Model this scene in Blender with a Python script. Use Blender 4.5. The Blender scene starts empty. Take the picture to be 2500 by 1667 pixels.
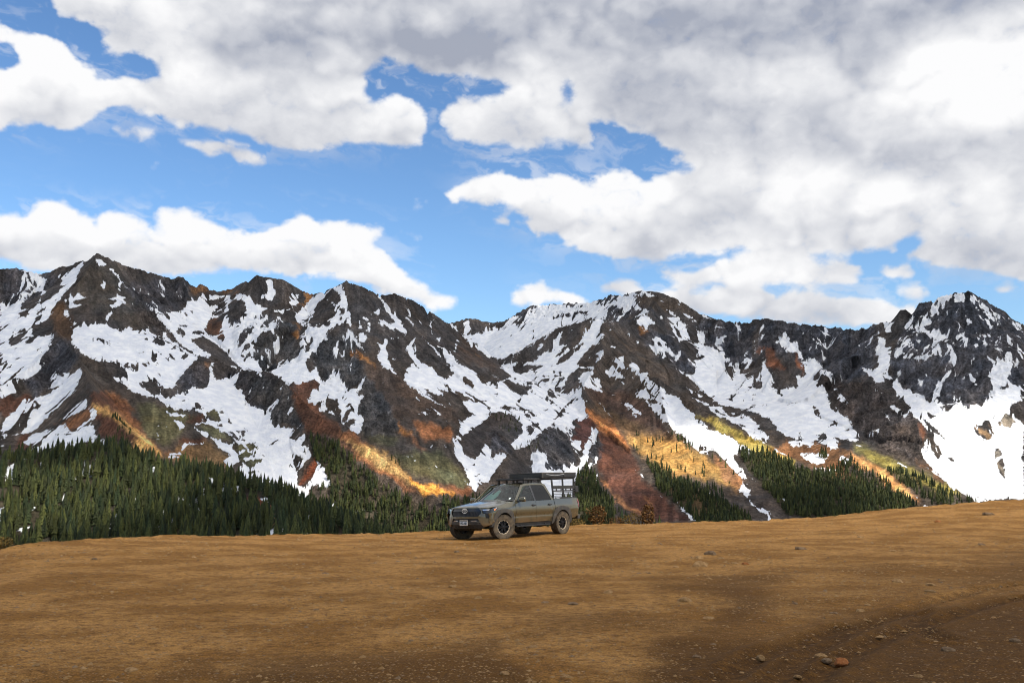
import bpy, bmesh, math, random
import numpy as np
from mathutils import Vector, Matrix
from mathutils.geometry import tessellate_polygon

random.seed(7)
rng = np.random.default_rng(7)
SC = bpy.context.scene
COL = SC.collection
R = math.radians

# ---------------------------------------------------------------- camera, sky, sun, exposure
EYE = 1.8                      # camera height above the dirt
FPX, CX, CY = 2430.0, 1250.0, 833.5   # lens in survey units
PITCH = math.atan((1180 - CY) / FPX)
cam_data = bpy.data.cameras.new('camera')
cam_data.lens = 36.0 * FPX / 2500.0
cam_data.sensor_width = 36.0
cam_data.clip_start, cam_data.clip_end = 0.1, 60000
cam = bpy.data.objects.new('camera', cam_data)
cam.location = (0, 0, EYE)
cam.rotation_euler = (math.pi / 2 + PITCH, 0, 0)
COL.objects.link(cam)
SC.camera = cam

SUN_EL, SUN_AZ = R(47), R(128)    # azimuth clockwise from +Y (the view direction): behind the camera, to the right
SUN_DIR = Vector((math.sin(SUN_AZ) * math.cos(SUN_EL), math.cos(SUN_AZ) * math.cos(SUN_EL), math.sin(SUN_EL)))
sun_data = bpy.data.lights.new('sun', 'SUN')
sun_data.energy = 5.0
sun_data.angle = R(0.55)
sun_data.color = (1.0, 0.93, 0.80)
sun = bpy.data.objects.new('sun', sun_data)
sun.rotation_euler = SUN_DIR.to_track_quat('Z', 'Y').to_euler()
sun.location = (0, 0, 50)
COL.objects.link(sun)

SC.view_settings.view_transform = 'Standard'
SC.view_settings.look = 'None'
SC.view_settings.exposure = 0.14
SC.view_settings.gamma = 1.0
SC.view_settings.use_curve_mapping = False
SC.cycles.max_bounces = 6
SC.cycles.transparent_max_bounces = 12
SC.cycles.use_denoising = True
SC.cycles.filter_width = 1.0

SKY_STRENGTH = 0.14
CLOUD_STRENGTH = 0.94

# ---------------------------------------------------------------- small numeric helpers
def lin(c):
    c = np.asarray(c, float) / 255.0
    return np.where(c <= 0.04045, c / 12.92, ((c + 0.055) / 1.055) ** 2.4)

def _hash(ix, iy, seed):
    h = (ix.astype(np.int64) * 374761393 + iy.astype(np.int64) * 668265263 + seed * 974634777) & 0xFFFFFFFF
    h = ((h ^ (h >> 13)) * 1274126177) & 0xFFFFFFFF
    h = ((h ^ (h >> 16)) * 2246822519) & 0xFFFFFFFF
    return ((h ^ (h >> 15)) & 0xFFFFFF).astype(np.float32) / float(0xFFFFFF)

def noise(x, y, seed=0):
    """value noise in 0..1"""
    x = np.asarray(x, np.float32); y = np.asarray(y, np.float32)
    fx, fy = np.floor(x), np.floor(y)
    tx, ty = x - fx, y - fy
    tx = tx * tx * tx * (tx * (tx * 6 - 15) + 10); ty = ty * ty * ty * (ty * (ty * 6 - 15) + 10)
    ix, iy = fx.astype(np.int64), fy.astype(np.int64)
    a, b = _hash(ix, iy, seed), _hash(ix + 1, iy, seed)
    c, d = _hash(ix, iy + 1, seed), _hash(ix + 1, iy + 1, seed)
    return (a + (b - a) * tx) * (1 - ty) + (c + (d - c) * tx) * ty

def fbm(x, y, octaves=4, seed=0, gain=0.5):
    s, a, n = 0.0, 1.0, 0.0
    for o in range(octaves):
        c, q = math.cos(o * 0.7), math.sin(o * 0.7)
        s = s + a * noise((x * c - y * q) * 2.03 ** o, (x * q + y * c) * 2.03 ** o, seed + o * 17)
        n += a; a *= gain
    return s / n

def ridged(x, y, octaves=4, seed=0, gain=0.55):
    s, a, n = 0.0, 1.0, 0.0
    for o in range(octaves):
        c, q = math.cos(o * 0.9), math.sin(o * 0.9)
        v = noise((x * c - y * q) * 2.07 ** o, (x * q + y * c) * 2.07 ** o, seed + o * 31)
        s = s + a * (1 - np.abs(2 * v - 1)); n += a; a *= gain
    return s / n

def sstep(a, b, x):
    t = np.clip((x - a) / (b - a), 0, 1)
    return t * t * (3 - 2 * t)

def blur(img, sig):
    """three box passes along both axes, edges held"""
    w = max(1, int(round(sig * 1.0)))
    if sig < 0.6:
        return img
    for ax in (0, 1):
        for _ in range(3):
            pad = [(0, 0)] * img.ndim; pad[ax] = (w + 1, w)
            c = np.cumsum(np.pad(img, pad, mode='edge'), axis=ax, dtype=np.float64)
            n = img.shape[ax]
            hi = np.take(c, np.arange(2 * w + 1, 2 * w + 1 + n), axis=ax)
            lo = np.take(c, np.arange(0, n), axis=ax)
            img = ((hi - lo) / (2 * w + 1)).astype(np.float32)
    return img

class Raster:
    """a small drawing board in survey units"""
    def __init__(self, x0, y0, x1, y1, cell):
        self.x0, self.y0, self.cell = x0, y0, cell
        self.w, self.h = int((x1 - x0) / cell) + 1, int((y1 - y0) / cell) + 1
    def new(self, v=0.0):
        return np.full((self.h, self.w), v, np.float32)
    def mask(self, poly):
        """(slice, boolean mask) of the cells inside an outline"""
        p = (np.asarray(poly, float) - (self.x0, self.y0)) / self.cell
        i0, i1 = max(0, int(p[:, 0].min())), min(self.w, int(p[:, 0].max()) + 2)
        j0, j1 = max(0, int(p[:, 1].min())), min(self.h, int(p[:, 1].max()) + 2)
        if i1 <= i0 or j1 <= j0:
            return None, None
        X, Y = np.meshgrid(np.arange(i0, i1), np.arange(j0, j1))
        ins = np.zeros(X.shape, bool)
        q = np.roll(p, 1, axis=0)
        for (ax, ay), (bx, by) in zip(p, q):
            if ay == by:
                continue
            cond = ((ay > Y) != (by > Y)) & (X < (bx - ax) * (Y - ay) / (by - ay) + ax)
            ins ^= cond
        return (slice(j0, j1), slice(i0, i1)), ins
    def fill(self, img, poly, v):
        s, m = self.mask(poly)
        if s is not None:
            sub = img[s]; sub[m] = v
    def sample(self, img, x, y):
        u = np.clip((x - self.x0) / self.cell, 0, self.w - 1.001); v = np.clip((y - self.y0) / self.cell, 0, self.h - 1.001)
        i, j = u.astype(int), v.astype(int)
        a, b = (u - i).astype(np.float32), (v - j).astype(np.float32)
        if img.ndim == 3:
            a, b = a[..., None], b[..., None]
        return (img[j, i] * (1 - a) + img[j, i + 1] * a) * (1 - b) + (img[j + 1, i] * (1 - a) + img[j + 1, i + 1] * a) * b

def outlines(text, tile):
    ox, oy, s = tile
    out = []
    for line in text.strip().splitlines():
        pts = [tuple(map(float, t.split(','))) for t in line.split()]
        if len(pts) > 2:
            out.append([(ox + a / s, oy + b / s) for a, b in pts])
    return out

CP, SP = math.cos(PITCH), math.sin(PITCH)
def ray(px, py):
    """unit-free direction (x, y forward, z up) of a survey point"""
    dx, dy = (px - CX) / FPX, (CY - py) / FPX
    return dx, CP - dy * SP, SP + dy * CP
def to_survey(x, y, z):
    """survey point of a direction or of a place relative to the eye"""
    f = np.maximum(y * CP + z * SP, 1e-6); u = -y * SP + z * CP
    return CX + FPX * x / f, CY - FPX * u / f
def place(px, py, r):
    """the place at horizontal distance r seen at a survey point"""
    x, y, z = ray(px, py)
    k = r / math.hypot(x, y)
    return x * k, y * k, EYE + z * k

# ---------------------------------------------------------------- materials
def mat(name, base=(0.5, 0.5, 0.5), rough=0.6, metal=0.0, coat=0.0, spec=0.5):
    m = bpy.data.materials.new(name); m.use_nodes = True
    b = m.node_tree.nodes['Principled BSDF']
    b.inputs['Base Color'].default_value = (*base, 1)
    b.inputs['Roughness'].default_value = rough
    b.inputs['Metallic'].default_value = metal
    b.inputs['Coat Weight'].default_value = coat
    b.inputs['Coat Roughness'].default_value = 0.06
    b.inputs['Specular IOR Level'].default_value = spec
    return m
class Nodes:
    def __init__(self, tree):
        self.t = tree; self.n = tree.nodes; self.l = tree.links
    def __call__(self, typ, **kw):
        nd = self.n.new(typ)
        for k, v in kw.items():
            if k.startswith('i_'):
                key = k[2:]
                key = int(key) if key.isdigit() else key.replace('_', ' ')
                if hasattr(v, 'is_output'):
                    self.l.new(v, nd.inputs[key])
                else:
                    nd.inputs[key].default_value = v
            else:
                setattr(nd, k, v)
        return nd
    def link(self, a, b):
        self.l.new(a, b)
    def math(self, op, a, b=0.0, c=0.0, clamp=False):
        nd = self.n.new('ShaderNodeMath'); nd.operation = op; nd.use_clamp = clamp
        for i, v in enumerate((a, b, c)):
            if hasattr(v, 'is_output'): self.l.new(v, nd.inputs[i])
            else: nd.inputs[i].default_value = v
        return nd.outputs[0]
    def mix(self, f, a, b, blend='MIX'):
        nd = self.n.new('ShaderNodeMix'); nd.data_type = 'RGBA'; nd.blend_type = blend
        for i, v in ((0, f), (6, a), (7, b)):
            if hasattr(v, 'is_output'): self.l.new(v, nd.inputs[i])
            elif i == 0: nd.inputs[i].default_value = v
            else: nd.inputs[i].default_value = (*v[:3], 1)
        return nd.outputs[2]
    def ramp(self, f, a, b, lo=0.0, hi=1.0):
        nd = self.n.new('ShaderNodeMapRange'); nd.interpolation_type = 'SMOOTHSTEP'
        self.l.new(f, nd.inputs[0])
        for i, v in ((1, a), (2, b), (3, lo), (4, hi)): nd.inputs[i].default_value = v
        return nd.outputs[0]

# ---------------------------------------------------------------- object helpers
def tag(o, label=None, cat=None, group=None, kind=None):
    if label: o['label'] = label
    if cat: o['category'] = cat
    if group: o['group'] = group
    if kind: o['kind'] = kind
    return o
def link_obj(name, mesh, parent=None):
    o = bpy.data.objects.new(name, mesh); COL.objects.link(o)
    if parent is not None: o.parent = parent
    return o
def np_mesh(name, v, f, mats=(), smooth=True, mi=None):
    """mesh from arrays: v (n,3), f (m,3) or (m,4)"""
    v = np.ascontiguousarray(v, np.float32); f = np.ascontiguousarray(f, np.int32)
    me = bpy.data.meshes.new(name)
    k = f.shape[1]
    me.vertices.add(len(v)); me.vertices.foreach_set('co', v.ravel())
    me.loops.add(f.size); me.loops.foreach_set('vertex_index', f.ravel())
    me.polygons.add(len(f)); me.polygons.foreach_set('loop_start', np.arange(0, f.size, k, dtype=np.int32))
    me.polygons.foreach_set('loop_total', np.full(len(f), k, np.int32)) if False else None
    me.polygons.foreach_set('use_smooth', np.full(len(f), smooth, bool))
    for m in mats: me.materials.append(m)
    if mi is not None: me.polygons.foreach_set('material_index', np.ascontiguousarray(mi, np.int32))
    me.update(calc_edges=True)
    return me
def grid_faces(rows, cols, wrap=False):
    i = np.arange(rows - 1)[:, None]; j = np.arange(cols if wrap else cols - 1)[None, :]
    a = i * cols + j; b = i * cols + (j + 1) % cols
    return np.stack([a, b, b + cols, a + cols], -1).reshape(-1, 4)
def add_attr(me, name, typ, data):
    at = me.attributes.new(name, typ, 'POINT')
    at.data.foreach_set('color' if typ == 'FLOAT_COLOR' else 'value', np.ascontiguousarray(data, np.float32).ravel())
# ---------------------------------------------------------------- sky: Nishita air with a computed deck of clouds all round
SKY_A, SKY_B = (0, 0, 1.8816), (1250, 0, 1.8816)
CLOUDS = [(SKY_A, 1.0, """-400,-900 2352,-900 2352,380 2180,370 2090,350 1960,350 1890,310 1720,290 1680,330 1660,440 1690,460 1790,450 1860,440 1930,480 1980,560 1950,640 1850,680 1560,660 1430,700 1200,670 1100,610 1000,600 820,580 700,520 560,480 450,500 440,560 300,610 130,570 0,600 -400,640"""),
(SKY_A, -0.40, """-300,-900 80,-900 60,-20 230,-20 250,80 370,95 480,150 480,270 400,290 300,205 150,155 30,110 -300,-20
-200,180 30,200 85,265 10,305 -200,305
415,335 500,268 620,262 735,308 725,355 560,335"""),
(SKY_A, 0.62, """490,570 600,540 740,590 700,630 540,650
60,580 140,570 130,640 80,640"""),
(SKY_A, 0.95, "770,625 900,640 1000,650 1110,655 1150,705 1240,740 1200,770 1100,745 1000,705 930,740 880,690"),
(SKY_A, 0.42, """640,800 690,740 720,760 680,825
1850,960 1930,925 2000,940 1900,1000
2160,1000 2235,980 2220,1035
1165,940 1190,950 1215,1030 1180,1015
1065,990 1110,975 1115,1015"""),
(SKY_A, 0.6, "1795,1040 1840,1045 1900,1070 2000,1105 1930,1125 1860,1095 1810,1090"),
(SKY_A, 1.0, """-300,960 0,975 100,990 180,930 270,922 350,970 430,1045 445,985 560,972 680,1040 780,1080 690,1000 750,970 880,962 950,1000 1060,1050 1200,1060 1300,1010 1380,968 1450,1000 1550,1010 1640,1000 1750,1030 1765,1100 1720,1115 1810,1180 1830,1235 1900,1290 2000,1330 1980,1390 1800,1390 1650,1290 1400,1262 1030,1240 960,1262 700,1262 420,1235 170,1255 0,1195 -300,1200
1950,1370 2020,1335 2090,1365 2080,1410 1960,1410
2050,925 2130,840 2210,800 2352,780 2352,955 2240,952 2150,920 2080,955
2285,1010 2360,970 2360,1045 2300,1045
2015,530 2120,440 2200,460 2290,435 2352,375 2352,685 2200,675 2100,655 2090,600"""),
(SKY_B, 1.0, "-10,-900 2900,-900 2900,1060 1900,1070 1760,1090 1750,1135 1550,1182 1250,1172 1050,1150 900,1170 640,1202 500,1192 340,1140 200,1085 100,1085 80,1010 -10,960"),
(SKY_B, -0.25, """-10,705 120,700 380,695 560,722 700,742 830,772 830,788 700,782 625,830 560,795 480,795 330,832 270,790 220,778 60,812 -10,790
350,610 375,560 440,565 520,635 620,620 720,690 800,690 700,745 400,705 360,660"""),
(SKY_B, 0.45, """240,370 300,380 320,450 250,480
120,640 360,650 330,700 120,705"""),
(SKY_B, 1.0, """1770,1170 1900,1075 2800,1060 2800,1290 2352,1285 2200,1265 1950,1225 1870,1185
650,1220 780,1235 1000,1190 1060,1170 1130,1150 1230,1160 1350,1180 1430,1205 1500,1190 1600,1250 1590,1305 1400,1305 1100,1302 800,1312 700,1272
1655,1222 1800,1198 1855,1230 1845,1285 1700,1275
-20,1335 60,1310 120,1293 200,1335 320,1350 365,1395 200,1405 -20,1395
360,1312 480,1280 560,1286 620,1330 750,1308 900,1330 1100,1298 1220,1370 1260,1330 1400,1318 1500,1340 1700,1370 1810,1420 1790,1480 1300,1480 860,1440 600,1410 400,1350
1750,1318 1850,1308 1935,1350 1900,1385 1780,1352
2195,1322 2280,1298 2325,1330 2220,1352
1480,1510 1600,1450 1740,1430 1880,1390 1880,1510"""),
(SKY_B, 0.5, "2095,1305 2140,1285 2135,1318"),
]
SHADES = [(SKY_A, 0.64, 30, "900,150 1250,40 1700,60 2352,100 2352,330 1900,270 1500,220 1250,260 1000,320 880,250"),
(SKY_A, 0.74, 30, """900,0 2352,-900 2352,90 1300,60 1100,90
900,300 1450,400 1640,440 1640,270 1300,240 1000,260"""),
(SKY_A, 0.88, 24, """0,1050 300,1080 430,1090 380,1150 100,1200 -100,1190
480,1120 760,1120 640,1170 520,1170
1300,1030 1600,1030 1700,1080 1500,1110
0,100 300,190 350,300 0,280"""),
(SKY_B, 0.68, 32, """0,-400 900,-400 1100,80 1200,220 900,220 700,150 300,180 0,260
700,600 1100,620 1700,640 2352,590 2900,600 2900,770 1900,780 1400,780 1050,740 800,690"""),
(SKY_B, 0.70, 46, """0,-500 2900,-500 2900,80 2200,140 1900,200 1750,320 1300,330 900,340 300,300 0,280
900,480 1400,520 1900,570 2900,560 2900,620 1400,640 800,600"""),
(SKY_B, 0.64, 30, """600,20 1050,40 1250,150 1150,240 900,220 700,140
1200,-300 2900,-300 2600,60 2300,60 2000,180 1700,120 1300,100
1490,200 1700,130 1780,230 1650,310 1480,290"""),
(SKY_B, 0.74, 22, """680,960 800,930 1050,930 1300,980 1700,1050 1300,1060 1000,1010 800,1005
480,1080 700,1090 900,1150 620,1180"""),
(SKY_B, 0.76, 36, """300,220 1100,260 1500,380 1800,420 1500,600 700,560 500,400
600,850 750,830 1000,900 700,960
1950,1130 2352,1130 2352,1180 1950,1180"""),
(SKY_B, 1.03, 40, """1760,200 2100,150 2500,100 2500,560 1900,560 1820,440
1130,330 1400,380 1380,440 1180,400
0,360 140,330 240,480 220,600 40,580
100,790 560,810 600,900 300,880 60,870
1100,1160 1400,1190 1420,1280 1100,1260
820,800 1400,780 2000,840 2000,960 1500,920 1000,850"""),
]
def sky_fields(d, octv):
    """cloud amount and brightness for an image of directions d (rows from the bottom up)"""
    x, y, z = d
    px, py = to_survey(x, y, z)
    front = (y * CP + z * SP) > 0.35
    px = np.where(front, px, 9999); py = np.where(front, py, 9999)
    rs = Raster(-500, -600, 3000, 1250, 4)
    cov = rs.new(0.0)
    for tile, v, text in CLOUDS:
        for p in outlines(text, tile): rs.fill(cov, p, v)
    cov = blur(cov, 1.5)
    veil = blur(np.clip(cov, 0, 1), 14)
    lum = rs.new(0.95)
    for tile, v, soft, text in SHADES:
        m = rs.new(0.0)
        for p in outlines(text, tile): rs.fill(m, p, 1.0)
        m = blur(m, soft / 4 * 1.25)
        lum = lum * (1 - m) + v * m
    # billows in a plane of cloud overhead, finer towards the horizon
    k = 1.0 / (np.maximum(z, -0.02) + 0.16)
    u, v = x * k, y * k
    az = np.degrees(np.arctan2(x, y)); el = np.degrees(np.arcsin(np.clip(z, -1, 1)))
    wx = fbm(az / 2.2, el / 1.5, 4, 3) - 0.5; wy = fbm(az / 2.2 + 31, el / 1.5, 4, 9) - 0.5
    wx2 = fbm(az / 0.55, el / 0.4, octv, 5) - 0.5; wy2 = fbm(az / 0.55 + 7, el / 0.4, octv, 6) - 0.5
    sx = px + wx * 46 + wx2 * 16; sy = py + wy * 34 + wy2 * 14
    inside = sstep(-420, -60, px) * sstep(2920, 2560, px) * sstep(-520, -60, py)
    inside = inside * front
    wide = sstep(0.40, 0.56, fbm(u * 1.3 + 4.2, v * 1.3, 6, 21)) * 1.05
    wide_l = 0.80 + 0.2 * fbm(u * 0.9, v * 0.9 + 3, 4, 23)
    c = rs.sample(cov, sx, sy) * inside + wide * (1 - inside)
    l = rs.sample(lum, px + wx * 60, py + wy * 50) * inside + wide_l * (1 - inside)
    bil = 1.24 - ridged(az / 2.6 + wx * 1.2, el / 1.7 + wy * 1.2, 4, 41, 0.5)
    det = fbm(az / 1.1 + wx2, el / 0.7 + wy2, octv, 43, 0.55)
    dens = c + (bil - 0.62) * 0.42 + (det - 0.5) * 0.42
    wv = rs.sample(veil, px + wx * 80, py + wy * 40) * inside
    wisp = 0.42 * sstep(0.06, 0.75, wv) * sstep(0.46, 0.74, fbm(az / 2.4 + wx * 2, el / 0.8 + wy * 2 + az * 0.18, 5, 61, 0.6))
    return c, l, dens, bil, det, wisp, az, el
def cloud_image(name, w, h, az0, az1, el0, el1, octv):
    a = np.radians(np.linspace(az0, az1, w, dtype=np.float32))[None, :]; e = np.radians(np.linspace(el0, el1, h, dtype=np.float32))[:, None]
    d = (np.sin(a) * np.cos(e), np.cos(a) * np.cos(e), np.sin(e) + 0 * a)
    c, l, dens, bil, det, wisp, az, el = sky_fields(d, octv)
    alpha = np.maximum(sstep(0.24, 0.92, dens), wisp)
    # light from above: cloud above a point darkens it, an open top brightens it
    st = max(1, int(1.6 / ((el1 - el0) / h)))
    soft = blur(np.clip(dens, 0, 1.2).astype(np.float32), st * 0.5)
    above = np.concatenate([soft[st:], np.repeat(soft[-1:], st, 0)], 0)
    below = np.concatenate([np.repeat(soft[:1], st, 0), soft[:-st]], 0)
    st2 = st * 3
    soft2 = blur(soft, st * 1.5)
    above2 = np.concatenate([soft2[st2:], np.repeat(soft2[-1:], st2, 0)], 0)
    L = l + 0.0 + 0.20 * np.clip(below - above, -0.6, 0.6) - 0.05 * np.clip(above2 - 0.55, 0, 0.5) * 2 + (blur(bil.astype(np.float32), 2.0) - 0.62) * 0.24 + (det - 0.5) * 0.10
    L = np.clip(L, 0.50, 0.99)[..., None]
    t = np.clip((L - 0.60) / 0.36, 0, 1)
    rgb = lin((163, 169, 184)) * (1 - t) + lin((249, 249, 250)) * t
    img = bpy.data.images.new(name, w, h, alpha=True, float_buffer=True)
    img.colorspace_settings.name = 'Non-Color'
    img.alpha_mode = 'CHANNEL_PACKED'
    img.pixels.foreach_set(np.concatenate([rgb, alpha[..., None]], -1).astype(np.float32).ravel())
    img.update()
    return img

world = bpy.data.worlds.new('World'); SC.world = world; world.use_nodes = True
W = Nodes(world.node_tree); W.n.clear()
sky = W('ShaderNodeTexSky', sky_type='NISHITA', sun_disc=False, sun_elevation=SUN_EL, sun_rotation=SUN_AZ,
        altitude=300, air_density=1.0, dust_density=1.6, ozone_density=2.0)
coord = W('ShaderNodeTexCoord')
sep = W('ShaderNodeSeparateXYZ', i_0=coord.outputs['Generated'])
az_n = W.math('MULTIPLY', W.math('ARCTAN2', sep.outputs[0], sep.outputs[1]), 180 / math.pi)
el_n = W.math('MULTIPLY', W.math('ARCSINE', sep.outputs[2]), 180 / math.pi)
NEAR = (-42.0, 42.0, -6.0, 40.0)
def lookup(img, az0, az1, el0, el1):
    uu = W.math('DIVIDE', W.math('SUBTRACT', az_n, az0), az1 - az0)
    vv = W.math('DIVIDE', W.math('SUBTRACT', el_n, el0), el1 - el0)
    return W('ShaderNodeTexImage', image=img, extension='EXTEND', interpolation='Linear',
             i_0=W('ShaderNodeCombineXYZ', i_0=uu, i_1=vv).outputs[0])
t_near = lookup(cloud_image('clouds_ahead', 1900, 1040, *NEAR, 5), *NEAR)
t_far = lookup(cloud_image('clouds_around', 1440, 400, -180, 180, -10, 90, 3), -180, 180, -10, 90)
def window(v, a, b):
    return W.math('MULTIPLY', W.ramp(v, a, a + 4), W.ramp(v, b, b - 4))
near_f = W.math('MULTIPLY', window(az_n, NEAR[0], NEAR[1]), W.ramp(el_n, NEAR[3], NEAR[3] - 4))
c_rgb = W.mix(near_f, t_far.outputs[0], t_near.outputs[0])
c_a = W('ShaderNodeMix', data_type='FLOAT', i_0=near_f, i_2=t_far.outputs[1], i_3=t_near.outputs[1]).outputs[0]
blue = W('ShaderNodeHueSaturation', i_Hue=0.495, i_Saturation=1.04, i_Value=1.30, i_Color=sky.outputs[0])
scl = W.mix(1.0, blue.outputs[0], (SKY_STRENGTH,) * 3, 'MULTIPLY')
gam = W('ShaderNodeGamma', i_0=scl, i_1=1.35)
und = W.mix(1.0, gam.outputs[0], (1.0 / SKY_STRENGTH,) * 3, 'MULTIPLY')
bg1 = W('ShaderNodeBackground', i_Color=und, i_Strength=SKY_STRENGTH)
bg2 = W('ShaderNodeBackground', i_Color=c_rgb, i_Strength=CLOUD_STRENGTH)
mixs = W('ShaderNodeMixShader', i_0=c_a, i_1=bg1.outputs[0], i_2=bg2.outputs[0])
wout = W('ShaderNodeOutputWorld', i_0=mixs.outputs[0])
world.cycles.sampling_method = 'MANUAL'
world.cycles.sample_map_resolution = 512
# ---------------------------------------------------------------- snow and rock survey of the range (outlines, tile by tile)
TILES = {2: (0, 580, 3.675), 3: (0, 950, 3.675), 4: (600, 640, 3.675), 5: (600, 950, 3.675),
         6: (1200, 680, 3.675), 7: (1300, 950, 3.675), 8: (1860, 680, 2.53), 1: (0, 0, 1.0)}
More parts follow.
